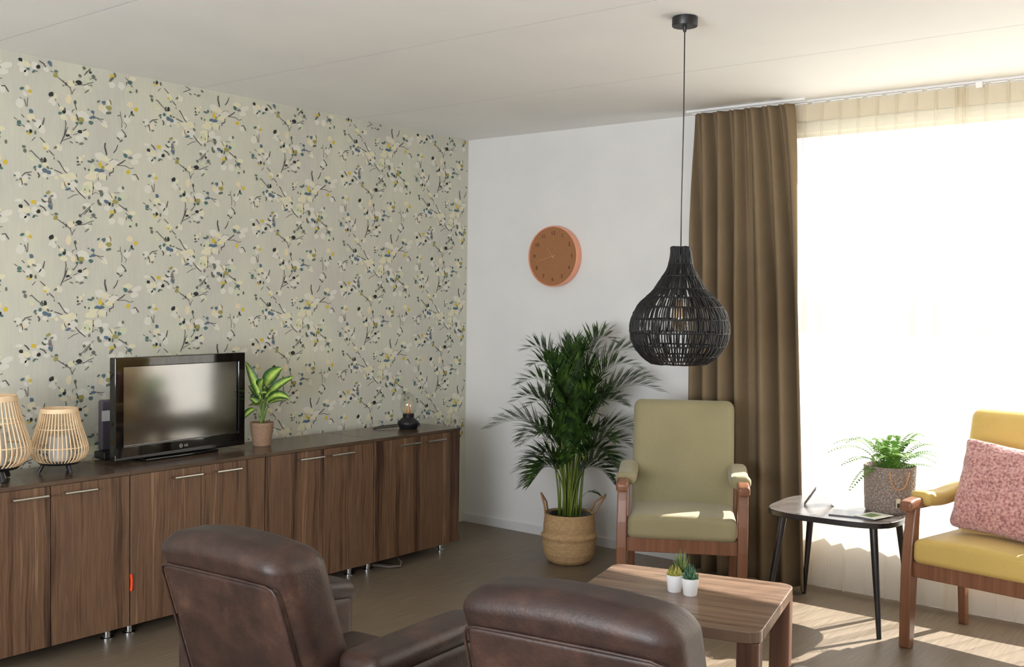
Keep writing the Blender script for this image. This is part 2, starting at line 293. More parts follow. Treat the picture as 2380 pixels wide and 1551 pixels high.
# ---- wallpaper print: one repeat of blossom twigs, offset by half in every second strip
WP = '''S45 69,2 79,-6 93,-22|S45 141,-17 162,-27 173,-41|S20 160,4 180,3 196,3 202,-7 201,-25|S30 194,-53 208,-58|S33 228,-75 246,-87 271,-102 290,-117 299,-146|S20 255,-93 259,-84|S21 271,-102 271,-92|S21 288,-117 293,-109|S26 299,-141 306,-125 316,-115|S29 339,-49 353,-40 367,-23 392,-1|S18 367,-26 374,-35|S26 312,-98 327,-95 364,-89 384,-78 407,-70|S23 378,-87 401,-88|S18 392,-78 398,-89|S26 418,-56 404,-51 387,-59|S38 574,-19 596,-39 610,-59|S43 581,-38 578,-55|S35 51,-196 58,-201|S30 70,-200 75,-210 81,-234|S30 87,-192 85,-233|S30 216,-178 220,-185|S36 229,-196 238,-210|S39 312,-170 314,-190 321,-213|S26 298,-229 302,-216 313,-213|S21 271,-241 279,-247|S57 320,-234 325,-246 330,-261|S28 265,-270 269,-285 264,-316 257,-348|S31 279,-299 265,-321|S28 301,-299 303,-310 325,-282|S31 421,-235 441,-239 458,-239|S26 424,-237 455,-255|S24 407,-234 407,-213|S37 487,-140 496,-149 497,-163|S32 590,-211 605,-189|S24 547,-187 547,-206 556,-234 554,-264|S37 531,-211 546,-206|S59 572,-200 572,-213|S21 566,-235 580,-250 572,-267|S37 552,-273 569,-289 578,-304|S40 58,-272 71,-284|S30 24,-290 39,-299|S30 59,-316 74,-326|S45 165,-271 160,-292 156,-306|S21 307,-331 328,-322|S62 353,-307 370,-297|S30 122,-366 106,-384|S35 143,-364 156,-375 168,-386|S39 273,-314 260,-342 241,-382|S28 252,-366 271,-356 298,-344|S31 265,-333 281,-339 296,-345|S26 303,-333 325,-323|S59 528,-315 543,-325|S70 543,-334 558,-324|S48 534,-350 525,-374 510,-392|S64 467,-349 464,-368 470,-389 475,-407|S30 93,-432 106,-432 127,-452 148,-467|S20 101,-425 108,-434|S36 186,-418 198,-429 211,-440|S31 211,-445 211,-458|S43 227,-462 235,-465 249,-487 262,-506 274,-514|S38 211,-505 230,-511 250,-518|S37 60,-548 75,-533 106,-525|S35 56,-562 61,-577 61,-589|S55 133,-524 141,-539 136,-549|S43 528,-450 552,-436 573,-420|S29 528,-450 573,-448 600,-459 618,-453|S43 615,-488 630,-484 639,-497 647,-509|S53 510,-464 509,-483 489,-493 491,-506|S32 467,-459 483,-447|S19 487,-435 510,-421|S32 421,-438 429,-444|S21 519,-424 534,-424|S26 259,-555 262,-570 273,-585|S26 289,-594 309,-597|S47 313,-576 334,-600 366,-625|S29 331,-608 309,-613 276,-633|S32 404,-544 405,-570 401,-605|S21 401,-602 418,-590 432,-597|S43 537,-638 558,-651 585,-667|S37 490,-587 505,-612|S24 513,-585 543,-582|S34 359,-702 373,-684 392,-664|S26 395,-653 409,-644|S43 475,-505 473,-527|S26 432,-515 429,-534|S21 320,-513 322,-528|S66 151,-644 161,-655 171,-657|K55,-28,9,8,0|K137,-45,10,9,0|Y114,-5,11,9,0|C81,-44,18,11,0|W59,-46,14,11,0|W64,-70,13,12,0|W81,-82,10,12,0|W44,-2,15,6,0|B89,-63,8,6,0|T116,-69,9,6,-35|G130,-67,4,3,0|B193,-21,12,9,45|W172,-8,18,11,0|W143,-8,18,8,0|C66,-35,10,7,0|W117,-43,13,15,0|W175,-50,13,11,0|G221,-51,10,6,0|M218,-68,12,10,0|L225,-61,7,5,0|N269,-102,6,8,0|N256,-110,5,4,0|C293,-93,16,14,0|G306,-85,3,8,0|K332,-84,14,11,0|L328,-69,7,9,0|G338,-51,8,7,0|G357,-8,7,5,0|L376,-14,11,9,0|G388,-20,6,5,0|G405,-43,11,9,0|L376,-61,13,10,0|G418,-56,5,4,0|W376,-98,17,9,0|N373,-118,17,4,-40|L388,-109,10,10,0|W475,-4,16,11,0|Y501,-23,12,9,0|G517,-15,6,11,-20|G501,-39,16,7,-45|W504,-66,15,13,0|W542,-6,18,11,0|G577,0,7,5,0|T598,-39,12,11,0|C611,-18,15,9,0|L593,-75,18,11,0|G601,-85,7,5,0|G634,-76,6,10,0|W551,-63,15,16,0|T60,-156,10,6,-30|C84,-146,9,10,0|Y98,-162,9,7,0|P97,-175,5,5,0|W51,-223,15,20,0|W76,-177,10,10,0|K197,-159,12,10,-60|C218,-167,9,9,0|W201,-185,16,8,-40|W211,-199,11,9,0|P282,-167,12,19,15|G313,-178,7,10,0|L328,-172,6,3,0|G431,-157,10,5,-40|B459,-158,10,10,0|C487,-154,15,11,0|P444,-184,13,13,0|M485,-178,15,11,0|G484,-204,15,6,-15|P599,-147,15,14,0|Y631,-165,11,9,0|K607,-184,6,7,0|T613,-194,8,7,0|B103,-252,10,10,0|C104,-278,18,15,0|G89,-299,8,5,0|N117,-293,10,5,20|T48,-309,11,9,0|L45,-308,6,6,0|T47,-322,10,4,0|K101,-342,7,10,0|Y92,-353,9,6,0|N85,-345,6,5,0|G123,-345,5,10,0|W135,-301,16,18,0|W153,-326,16,18,0|W91,-325,15,13,0|T240,-240,9,6,0|K260,-231,10,8,0|G264,-219,5,8,0|C246,-214,11,8,0|C260,-258,16,10,0|W282,-234,14,13,0|P303,-254,12,12,0|M341,-257,17,13,0|T324,-275,7,7,0|G343,-272,11,7,-30|W350,-229,22,16,0|B402,-210,10,8,0|B407,-236,14,6,0|B392,-241,7,5,0|T393,-263,11,9,0|G380,-203,6,3,0|K338,-312,10,9,0|K276,-338,11,5,-20|C284,-321,10,8,0|C370,-315,11,13,0|W373,-244,14,13,0|W464,-194,17,16,0|C472,-267,9,7,0|W461,-256,12,13,0|W584,-222,15,14,0|W549,-300,18,13,0|T575,-304,7,8,0|G68,-416,9,7,0|G74,-433,7,10,-20|G217,-402,9,6,-35|C230,-397,9,12,0|C174,-401,15,13,0|Y168,-411,7,6,0|G179,-426,5,4,0|W238,-403,13,13,0|N345,-368,11,6,-15|G323,-365,8,3,0|G367,-342,11,5,40|W334,-345,19,13,0|W359,-323,17,13,0|G295,-368,8,3,25|L104,-457,15,9,0|C106,-466,10,7,0|K167,-465,7,13,0|G154,-470,10,10,0|G152,-459,4,6,0|C169,-485,12,9,0|T144,-496,8,8,0|B167,-513,16,12,0|B186,-520,11,9,0|T119,-503,9,6,-40|G123,-513,5,5,0|G198,-501,6,4,0|G181,-497,5,8,-40|W143,-513,13,13,0|W166,-536,13,10,0|G179,-548,4,5,0|W200,-520,16,13,0|G27,-549,5,5,0|N54,-563,6,5,0|P68,-569,8,10,0|N77,-585,7,5,0|N93,-539,9,4,20|N93,-556,5,3,40|W78,-560,13,13,0|W42,-544,13,15,0|N37,-569,6,3,-30|W55,-587,10,10,0|K327,-455,6,4,0|N325,-437,6,5,0|N331,-468,9,5,-20|C341,-440,10,9,0|G348,-454,3,5,0|C356,-426,6,7,0|T388,-448,13,6,0|G404,-441,7,9,0|W438,-414,23,16,0|Y441,-457,9,13,0|M451,-468,10,7,0|B424,-483,16,8,-10|B448,-485,14,8,-5|B438,-488,17,5,0|G363,-484,4,7,-30|G383,-488,5,6,0|L404,-476,11,16,0|C404,-497,20,13,0|C493,-463,23,13,0|W507,-440,26,13,0|C467,-426,17,13,0|W464,-512,14,13,0|C447,-511,17,13,0|T574,-397,12,11,0|N601,-406,14,7,0|C587,-380,21,11,0|W636,-394,24,12,-20|W627,-422,21,11,-15|Y589,-476,11,10,0|W621,-501,12,14,-50|C265,-529,22,10,0|C298,-526,19,13,0|C392,-521,25,16,0|W276,-541,16,13,0|P270,-557,11,8,0|K283,-564,6,5,0|G320,-548,7,8,-40|W303,-567,19,16,0|B279,-587,14,6,-25|C254,-574,9,15,0|C222,-538,9,9,0|W268,-498,14,10,0|L364,-579,17,18,0|C378,-583,23,18,0|M363,-581,4,5,0|M387,-588,4,8,0|W359,-598,20,13,0|C384,-556,23,13,0|W429,-560,20,16,0|K405,-570,4,4,0|G447,-596,10,13,-15|G442,-583,11,5,0|N385,-619,6,9,0|W467,-573,17,13,0|G561,-557,6,9,0|W549,-565,15,13,0|M522,-627,15,11,0|T544,-613,10,10,0|G522,-607,6,7,0|B473,-631,12,9,0|K489,-640,6,9,0|W473,-607,17,16,0|C502,-604,12,16,0|L564,-599,18,16,0|G438,-644,11,8,0|G431,-632,7,11,0|W447,-630,14,11,0|G506,-644,5,11,0|W370,-658,20,13,0|G361,-671,8,5,-40|K390,-684,7,5,-20|W387,-669,14,11,0|M183,-611,12,7,-35|B170,-629,7,5,0|N199,-627,9,5,-40|N190,-649,8,15,0|W171,-643,11,10,0|W211,-624,13,13,0'''
PAL = {'K': (54, 58, 56), 'G': (108, 116, 104), 'N': (126, 124, 122), 'B': (96, 116, 130), 'T': (88, 116, 112), 'Y': (212, 186, 66), 'M': (158, 152, 92), 'L': (203, 208, 180), 'C': (219, 214, 184), 'P': (222, 209, 178), 'W': (215, 213, 201), 'S': (92, 90, 88)}
order = 'WCLPMYTBNGSK'
pm = [base('print_' + {'K': 'charcoal', 'G': 'grey_green', 'N': 'grey', 'B': 'slate_blue', 'T': 'teal', 'Y': 'yellow', 'M': 'olive', 'L': 'pale_green', 'C': 'cream', 'P': 'peach', 'W': 'blossom_white', 'S': 'twig_grey'}[k], PAL[k], .8, 0, .2)[0] for k in order]
els = []
rr = random.Random(5)
for s in WP.split('|'):
    k = s[0]
    if k == 'S':
        tk = s.split(); wd_ = float(tk[0][1:]) / 10000 * 1.2; pts = [tuple(float(c) / 1000 for c in q.split(',')) for q in tk[1:]]; P = []
        n = len(pts)
        for i, p in enumerate(pts):
            a = pts[max(0, i - 1)]; c = pts[min(n - 1, i + 1)]; dx, dz = c[0] - a[0], c[1] - a[1]; l = math.hypot(dx, dz) or 1
            ww = wd_ / 2 * rr.uniform(.75, 1.25) * (1.05 if 0 < i < n - 1 else .8); P.append((p, (-dz / l * ww, dx / l * ww)))
        els.append((k, [(p[0] + o[0], p[1] + o[1]) for p, o in P], [(p[0] - o[0], p[1] - o[1]) for p, o in P]))
    else:
        y, z, ry, rz, an = [float(c) for c in s[1:].split(',')]; y /= 1000; z /= 1000; ry /= 1000; rz /= 1000; bs = 1.3 if k in 'WCLP' else 1.14; ry *= bs; rz *= bs
        big = k in 'WCLP'; n = 9 if big else 8; an = math.radians(-an); P = []
        ph = rr.uniform(0, 6)
        for i in range(n):
            q = 2 * PI * i / n; r = rr.uniform(.72, 1.12) if big else rr.uniform(.7, 1.15)
            u, vv = ry * math.cos(q) * r, rz * math.sin(q) * r; P.append((y + u * math.cos(an) - vv * math.sin(an), z + u * math.sin(an) + vv * math.cos(an)))
        els.append((k, P, None))
V, F, MI = [], [], []
PV, PH = .657, .6465
for col in range(-3, 6):
    y0 = 2.30 + col * PH; zo = 0 if col % 2 == 0 else -PV / 2
    for row in range(-1, 4):
        z0 = 2.6 + zo - row * PV
        for ei, (k, A, B) in enumerate(els):
            pts = A + (B or [])
            if max(p[1] for p in pts) + z0 > H - .003 or min(p[1] for p in pts) + z0 < .55 or max(p[0] for p in pts) + y0 > YB - .004: continue
            x = XL + .0006 + .0001 * order.index(k) + .0000003 * ei; n = len(V)
            mi = order.index(k)
            if B is None:
                V += [(x, p[0] + y0, p[1] + z0) for p in A]; F.append(tuple(range(n, n + len(A)))); MI.append(mi)
            else:
                V += [(x, p[0] + y0, p[1] + z0) for p in A] + [(x, p[0] + y0, p[1] + z0) for p in B]; l = len(A)
                for i in range(l - 1): F.append((n + i, n + i + 1, n + l + i + 1, n + l + i)); MI.append(mi)
o = obj('blossom_print', (V, F, MI), pm, bpy.data.objects['wall_left'], smooth=False); o['kind'] = 'stuff'

# ================================================================ SIDEBOARD CABINETS
W_door = wood('walnut_laminate_door', [(48, 33, 25), (80, 57, 42), (108, 82, 61), (88, 65, 50), (128, 99, 74)], 'z', 'y', .075, 40, .38, mixg=.34, lo=.36, wd=.28)
W_top = wood('walnut_laminate_top', [(66, 52, 42), (84, 68, 55), (98, 80, 64)], 'y', 'x', .05, 60, .22)
M_steel = base('brushed_steel', (200, 198, 192), .28, 1.0)[0]
M_chrome = base('chrome', (215, 216, 218), .12, 1.0)[0]
def bar_handle(y0, y1, z=.697, x=-4.11):
    return join(tube([(x, y0, z), (x, y1, z)], .0055, 8), tube([(-4.14, y0 + .012, z), (x, y0 + .012, z)], .0045, 6), tube([(-4.14, y1 - .012, z), (x, y1 - .012, z)], .0045, 6))
CABS = [(1.827, 2.556, 2.197, 'walnut sideboard unit at the left edge of the photo, under the two rattan lamps'), (2.558, 3.291, 2.922, 'walnut sideboard unit under the television'),
        (3.293, 4.031, 3.669, 'walnut sideboard unit just right of the wicker-potted houseplant'), (4.033, 4.744, 4.402, 'walnut sideboard unit nearest the white wall, under the black oil-lamp style light')]
HND = [((2.026, 2.173), (2.243, 2.386)), ((2.762, 2.91), (2.991, 3.128)), ((3.49, 3.648), (3.703, 3.862)), ((4.209, 4.374), (4.436, 4.589))]
for i, (a, bb, gp, lab) in enumerate(CABS):
    t0 = thing('sideboard_cabinet', lab, 'cabinet', (0, 0, 0), 0, 'walnut sideboard units along the wallpapered wall')
    bevel(obj('carcass', bx(-4.54, -4.159, a + .001, bb - .001, .068, .733), W_door, t0, smooth=False), .001, 1)
    bevel(obj('cabinet_top', bx(-4.54, -4.138, a, bb, .733, .75), W_top, t0, smooth=False), .0015, 2)
    for j, (p, q) in enumerate(((a, gp), (gp, bb))):
        d = bevel(obj('door', bx(-4.158, -4.14, p + .002, q - .002, .068, .7315), W_door, t0, smooth=False), .001, 1)
        obj('handle', bar_handle(*HND[i][j]), M_steel, d, smooth='auto')
    for lx in (-4.25, -4.47):
        for ly in (a + .06, bb - .045 if i != 2 else bb - .08):
            obj('leg', mv(lathe([(.028, 0), (.028, .006), (.016, .008), (.016, .0675)], 16), (lx, ly, 0)), M_chrome, t0, smooth='auto')
m_or = base('orange_plastic', (232, 70, 32), .35)[0]
o = obj('orange_tag', mv(rbox(.012, .009, .075, .004, 3, 3, lambda v: Vector((v.x, v.y + .004 * math.cos(v.z * 40), v.z))), (-4.134, 2.557, .26)), m_or); tag(o, 'small orange plastic tag stuck in the gap between two sideboard units', 'tag')
M_blk = base('black_plastic', (22, 22, 24), .4)[0]
o = obj('floor_cable', join(tube([(-4.36, 4.03, .012), (-4.30, 4.10, .014), (-4.24, 4.17, .008), (-4.18, 4.19, .007), (-4.13, 4.235, .012), (-4.15, 4.26, .03), (-4.22, 4.28, .05)], .006, 6), tube([(-4.33, 4.0, .008), (-4.26, 4.14, .02), (-4.2, 4.22, .007), (-4.16, 4.24, .008)], .004, 6)), base('grey_cable', (92, 80, 72), .5)[0]); tag(o, 'loop of grey cable lying under the sideboard near the chrome legs', 'cable')

# ================================================================ CURTAINS
M_cur = fabric('brown_curtain_fabric', (119, 102, 79), (131, 114, 90), 900, .95, .2, .0)
def curtain_surface(x0t, x1t, x0b, x1b, zt, zb, yb, fold, nf, nx, nz, seed, pinch=True):
    r = random.Random(seed); ph = [r.uniform(-.5, .5) for _ in range(nf + 2)]; am = [r.uniform(.4, 1.25) for _ in range(nf + 2)]
    V, F = [], []
    for j in range(nz + 1):
        v = j / nz; z = zt + (zb - zt) * (v ** 1.15); e = min(1, v * 2.2)
        for i in range(nx + 1):
            u = i / nx; s = u * nf; k = int(s); fr = s - k
            a = am[k] * (1 - fr) + am[min(k + 1, nf)] * fr; p = ph[k] * (1 - fr) + ph[min(k + 1, nf)] * fr
            q = 2 * PI * (s + p * e * .8)
            amp = fold * a * (.38 + .62 * e)
            wv = math.sin(q) * amp + .25 * fold * math.sin(2 * q + 1.3) * (1 - e * .5)
            xx = x0t + (x1t - x0t) * u + ((x0b - x0t) * (1 - u) + (x1b - x1t) * u) * v ** .8 + .25 * amp * math.cos(q) * .7
            hz = z - (.0 if v > 0 else 0) + (0.004 * math.sin(q * 1) if v in (0,) else 0)
            V.append((xx, yb + wv, hz))
    for j in range(nz):
        for i in range(nx):
            a = j * (nx + 1) + i; F.append((a, a + 1, a + nx + 2, a + nx + 1))
    return V, F
cu = obj('brown_curtain', curtain_surface(-2.895, -2.312, -2.868, -2.168, 2.572, .018, 5.275, .070, 6, 280, 46, 31), M_cur)
m = cu.modifiers.new('cloth', 'SOLIDIFY'); m.thickness = .003
tag(cu, 'brown floor-length curtain hanging in folds at the left end of the window', 'curtain')
# sheer: finely woven, lets daylight through
m = bpy.data.materials.new('cream_sheer'); m.use_nodes = True; t = m.node_tree; t.nodes.clear()
tr = node(t, 'ShaderNodeBsdfTransparent'); tr.inputs[0].default_value = (1, .99, .96, 1)
tl = node(t, 'ShaderNodeBsdfTranslucent'); tl.inputs[0].default_value = lin((240, 234, 222)); df = node(t, 'ShaderNodeBsdfDiffuse'); df.inputs[0].default_value = lin((234, 226, 212))
m1 = node(t, 'ShaderNodeMixShader'); m1.inputs[0].default_value = .45; m2 = node(t, 'ShaderNodeMixShader')
geo = node(t, 'ShaderNodeNewGeometry'); dt = node(t, 'ShaderNodeVectorMath', operation='DOT_PRODUCT'); t.links.new(geo.outputs['Incoming'], dt.inputs[0]); t.links.new(geo.outputs['Normal'], dt.inputs[1])
ab = node(t, 'ShaderNodeMath', operation='ABSOLUTE'); t.links.new(dt.outputs['Value'], ab.inputs[0])
mr = node(t, 'ShaderNodeMapRange'); mr.inputs['From Min'].default_value = 0.05; mr.inputs['From Max'].default_value = .8; mr.inputs['To Min'].default_value = .88; mr.inputs['To Max'].default_value = .27; t.links.new(ab.outputs[0], mr.inputs[0])
t.links.new(tl.outputs[0], m1.inputs[1]); t.links.new(df.outputs[0], m1.inputs[2]); t.links.new(mr.outputs[0], m2.inputs[0]); t.links.new(tr.outputs[0], m2.inputs[1]); t.links.new(m1.outputs[0], m2.inputs[2])
ou = node(t, 'ShaderNodeOutputMaterial'); t.links.new(m2.outputs[0], ou.inputs[0]); M_sheer = m
M_head = fabric('sheer_heading_tape', (222, 210, 184), (230, 219, 194), 700, .9, .05, 0)
M_head.node_tree.nodes['Principled BSDF'].inputs['Alpha'].default_value = .62
def sheer_surface(x0, x1, zt, zb, yb, sp, seed):
    """pinch-pleated sheer: narrow pleats at the heading that melt into soft folds below"""
    r = random.Random(seed); n = max(2, round((x1 - x0) / sp)); V, F = [], []; nz = 30
    cell = [0, .36, .43, .455, .48, .50, .52, .545, .57, .64]; prof = [0, .0, .10, .75, 1.0, 1.0, 1.0, .75, .10, 0]; soft = [math.cos(2 * PI * c) for c in cell]
    A = [r.uniform(.5, 1.3) for _ in range(n + 1)]; J = [r.uniform(-.16, .16) for _ in range(n + 1)]; cols = []
    for k in range(n):
        for c, pr, so in zip(cell, prof, soft): cols.append((k + c, pr, k))
    cols.append((n, 0, n))
    for j in range(nz + 1):
        v = j / nz; z = zt + (zb - zt) * v; dz = zt - z
        e = max(0., min(1., (dz - .10) / .55)); e = e * e * (3 - 2 * e)
        for s, pr, k in cols:
            fr = s - int(s) if s < n else 0; kk = min(k, n - 1)
            x = x0 + (x1 - x0) * (s + J[kk] * (math.sin(PI * fr)) * e) / n
            yp = -pr * .022 * (1 - e * .9) - .002 * math.cos(2 * PI * fr)
            ys_ = (.014 * A[kk] * math.cos(2 * PI * fr) + .010 * math.sin(2 * PI * s / 3.3 + seed) + .012 * math.sin(2 * PI * s / 5.1 + 2 + dz * .5)) * e
            V.append((x, yb + yp + ys_, z))
    m_ = len(cols)
    for j in range(nz):
        for i in range(m_ - 1):
            a = j * m_ + i; F.append((a, a + 1, a + m_ + 1, a + m_))
    return V, F
def sheer(x0, x1, zt, zb, yb, seed, lab):
    s = obj('sheer_curtain', sheer_surface(x0, x1, zt, zb, yb, .0985, seed), M_sheer); tag(s, lab, 'sheer curtain')
    hd = obj('heading_band', mv(sheer_surface(x0, x1, zt, zt - .088, yb - .0015, .0985, seed), (0, 0, -.0)), M_head, s)
    hd2 = obj('heading_tape', mv(sheer_surface(x0, x1, zt, zt - .088, yb + .0015, .0985, seed), (0, 0, -.0)), M_sheer, s)
    return s
sheer(-2.42, -1.455, 2.575, .02, 5.362, 3, 'cream sheer curtain beside the brown curtain, behind the black side table')
sheer(-1.52, 1.45, 2.575, .02, 5.369, 4, 'cream sheer curtain at the right edge of the photo, behind the yellow armchair')
tr_ = obj('curtain_rail', join(bx(-2.95, -2.25, 5.287, 5.303, 2.588, 2.5995), bx(-2.95, 1.5, 5.354, 5.374, 2.588, 2.5995)), base('white_rail', (236, 236, 236), .35)[0], smooth=False); tag(tr_, 'white curtain rail fixed along the ceiling above the window', 'curtain rail')
gl = obj('curtain_glider', join(*[rbox(.075, .012, .007, .003, 2, 1, lambda v, i=i: v + Vector((-2.3 + i * .0985, 5.364, 2.583))) for i in range(38)]), base('glider_white', (244, 244, 242), .35)[0], tr_); gl['kind'] = 'stuff'
obj('end_stop', prism_x([(5.335, 2.588), (5.352, 2.588), (5.344, 2.562)], -1.415, -1.385), bpy.data.materials['glider_white'], tr_, smooth=False)
# ================================================================ CAMERA-INDEPENDENT PLACING AXES
RT = Vector((.784, .6206, 0)); FW = Vector((-.6206, .784, 0))   # handy horizontal directions of the room diagonal

# ================================================================ BROWN LEATHER ARMCHAIRS
m, t, b = base('brown_leather', (92, 62, 54), .48, 0, .45); v = coords(t)
n1 = node(t, 'ShaderNodeTexNoise', i_Scale=9, i_Detail=6); n1.inputs['Roughness'].default_value = .72; t.links.new(v, n1.inputs[0])
n2 = node(t, 'ShaderNodeTexNoise', i_Scale=3, i_Detail=3); t.links.new(v, n2.inputs[0])
mx = node(t, 'ShaderNodeMix', data_type='FLOAT'); mx.inputs['Factor'].default_value = .4; t.links.new(n1.outputs[0], mx.inputs[2]); t.links.new(n2.outputs[0], mx.inputs[3])
t.links.new(ramp(t, mx.outputs[0], [(.34, (28, 17, 14)), (.48, (45, 29, 24)), (.58, (61, 41, 33)), (.70, (92, 66, 52))]), b.inputs['Base Color'])
vo = node(t, 'ShaderNodeTexNoise', i_Scale=140, i_Detail=3); t.links.new(v, vo.inputs[0]); n5 = node(t, 'ShaderNodeTexNoise', i_Scale=14, i_Detail=2); t.links.new(v, n5.inputs[0])
mx2 = node(t, 'ShaderNodeMix', data_type='FLOAT'); mx2.inputs['Factor'].default_value = .6; t.links.new(vo.outputs[0], mx2.inputs[2]); t.links.new(n5.outputs[0], mx2.inputs[3]); bump(t, b, mx2.outputs[0], .25, .008)
M_lea = m
M_dark = base('dark_feet', (30, 26, 24), .5)[0]
LEAN = .32
def back_f(v):
    # puffier, slightly narrower head end; leans backwards
    z = v.z; hz = (z + .30) / .60
    x = v.x * (1 - .035 * (hz - .5)); y = v.y
    if y < 0: y = y * (1 - .18 * max(0, .25 - hz))
    if hz > .78 and y < 0: y -= .012 * math.sin(PI * min(1, (hz - .78) / .22))
    zz = z - (.028 * max(0, hz - .8) / .2) * (abs(x) / .25) ** 2
    return Vector((x, y - zz * math.tan(LEAN), zz))
def armchair(loc, rz, label, ws=1.0):
    t0 = thing('leather_armchair', label, 'armchair', loc, rz, 'brown leather armchairs seen from behind')
    bk = obj('backrest', mv(rbox(.505, .19, .61, .062, 5, 8, back_f), (0, .115, .595)), M_lea, t0)
    # inset rear panel below the head bolster, with a seam roll around it
    def pf(v): return Vector((v.x * (1 - .03 * (v.z / .4)), v.y - v.z * math.tan(LEAN), v.z))
    obj('back_panel', mv(rbox(.458, .03, .50, .014, 3, 5, pf), (0, .040, .545)), M_lea, bk)
    P = [pf(Vector((x, -.002, z))) + Vector((0, .026, .545)) for x, z in [(-.232, -.25), (-.232, -.1), (-.232, .1), (-.232, .225), (-.224, .244), (-.20, .251), (-.1, .253), (0, .253), (.1, .253), (.20, .251), (.224, .244), (.232, .225), (.232, .1), (.232, -.1), (.232, -.25)]]
    obj('seam_piping', tube(P, .004, 6), M_lea, bk)
    for s in (-1, 1):
        a = obj('armrest', mv(rbox(.135, .66, .38, .055, 4, 6, lambda v: Vector((v.x, v.y, v.z + (.015 * math.cos(v.y * 4) if v.z > 0 else 0)))), (s * .322, .43, .35)), M_lea, t0)
        obj('armrest_pad', mv(rbox(.145, .62, .07, .032, 4, 5, lambda v: Vector((v.x, v.y, v.z - .03 * max(0, v.y / .31) ** 4 + .01))), (s * .322, .445, .55)), M_lea, a)
    obj('seat', mv(rbox(.49, .52, .16, .06, 4, 5), (0, .46, .35)), M_lea, t0)
    obj('frame', mv(rbox(.60, .66, .20, .03, 3, 2), (0, .45, .22)), M_lea, t0)
    for x in (-.29, .29):
        for y in (.16, .76): obj('foot', mv(lathe([(.024, 0), (.03, .16)], 12), (x, y, 0)), M_dark, t0)
    t0.scale = (ws, 1, 1)
    return t0
armchair((-2.28, 1.705, 0), math.radians(4), 'brown leather armchair nearer the television, its left edge in front of the sideboard', .97)
armchair((-1.285, 1.845, 0), math.radians(8), 'brown leather armchair in front of the coffee table, cut by the bottom edge', 1.06)

# ================================================================ HIGH-BACK WOODEN ARMCHAIRS
W_chair = wood('reddish_beech', [(100, 64, 46), (120, 80, 58), (138, 96, 72)], 'z', 'x', .03, 90, .3)
W_cent = base('beech_end', (186, 116, 72), .3)[0]
M_green = fabric('sage_green_upholstery', (134, 127, 97), (147, 139, 107), 700, .7, .12, .2)
M_yel = fabric('mustard_upholstery', (186, 158, 88), (200, 173, 102), 700, .55, .08, .1)
def highback(loc, rz, mat, label, top=1.0, sc=1.0):
    t0 = thing('high_back_armchair', label, 'armchair', loc, rz, 'high-back wooden armchairs by the window')
    def seatf(v):
        c = .016 * math.cos(v.x / .265 * PI / 2) * (1 if v.z > 0 else 0)
        return Vector((v.x, v.y, v.z + c - .03 * (v.y + .25)))
    obj('seat', mv(rbox(.515, .53, .105, .028, 4, 6, seatf), (0, .265, .437)), mat, t0)
    hz0, hh = .40, top - .40
    def bf(v):
        q = (v.z + hh / 2) / hh
        w_ = 1.0 - .02 * max(0, .35 - q) / .35
        y = v.y - .018 * math.cos(v.x / .265 * PI / 2) * math.sin(PI * min(1, max(0, q))) * (1 if v.y < 0 else 0)
        return Vector((v.x * w_, y + .13 * q + .03 * (q - .2) ** 2, v.z))
    obj('backrest', mv(rbox(.525, .085, hh, .0424, 4, 8, bf), (0, .48, hz0 + hh / 2)), mat, t0)
    fp = [(.0, 0), (.05, 0), (.066, .2), (.076, .34), (.078, .46), (.082, .56), (.088, .622), (.045, .622), (.03, .56), (.014, .46), (.002, .34), (.0, .2)]
    for s in (-1, 1):
        x = s * .285
        bevel(obj('front_leg', prism_x(fp, x - .024, x + .024), W_chair, t0, smooth=False), .006, 2)
        bevel(obj('rear_leg', prism_x([(.55, 0), (.59, 0), (.555, .36), (.575, .60), (.54, .60), (.51, .36)], x * .92 - .018, x * .92 + .018), W_chair, t0, smooth=False), .005, 2)
        ar_ = obj('armrest', mv(rbox(.058, .125, .046, .014, 3, 3, lambda v: Vector((v.x, v.y, v.z - .010 * max(0, -v.y / .06) ** 2))), (x, .045, .640)), W_chair, t0)
        obj('arm_rail', prism_x([(.09, .615), (.55, .60), (.55, .628), (.09, .645)], x * .98 - .018, x * .98 + .018), W_chair, ar_, smooth=False)
        def pf(v): return Vector((v.x, v.y, v.z * 1.0 - .020 * math.cos(v.y / .21 * PI / 2) + .012))
        obj('arm_pad', mv(rbox(.098, .43, .066, .03, 4, 6, pf), (x - s * .008, .315, .646)), mat, ar_)
        bevel(obj('side_rail', bx(x * .97 - .014, x * .97 + .014, .06, .54, .325, .385), W_chair, t0, smooth=False), .004)
    bevel(obj('front_rail', bx(-.263, .263, .026, .05, .318, .388), W_chair, t0, smooth=False), .004)
    bevel(obj('rear_rail', bx(-.25, .25, .525, .548, .325, .385), W_chair, t0, smooth=False), .004)
    obj('back_board', mv(rbox(.47, .02, hh - .14, .008, 2, 3, lambda v: Vector((v.x, v.y + .13 * (v.z + hh / 2) / hh, v.z))), (0, .54, hz0 + hh / 2 + .0)), W_chair, t0)
    return t0
highback((-2.435, 4.395, 0), math.radians(29), M_green, 'sage green high-back armchair beside the tall palm, in front of the brown curtain', 1.0)
highback((-1.205, 4.66, 0), math.radians(-8), M_yel, 'mustard yellow high-back armchair at the right edge, pink cushion on it', 1.03)

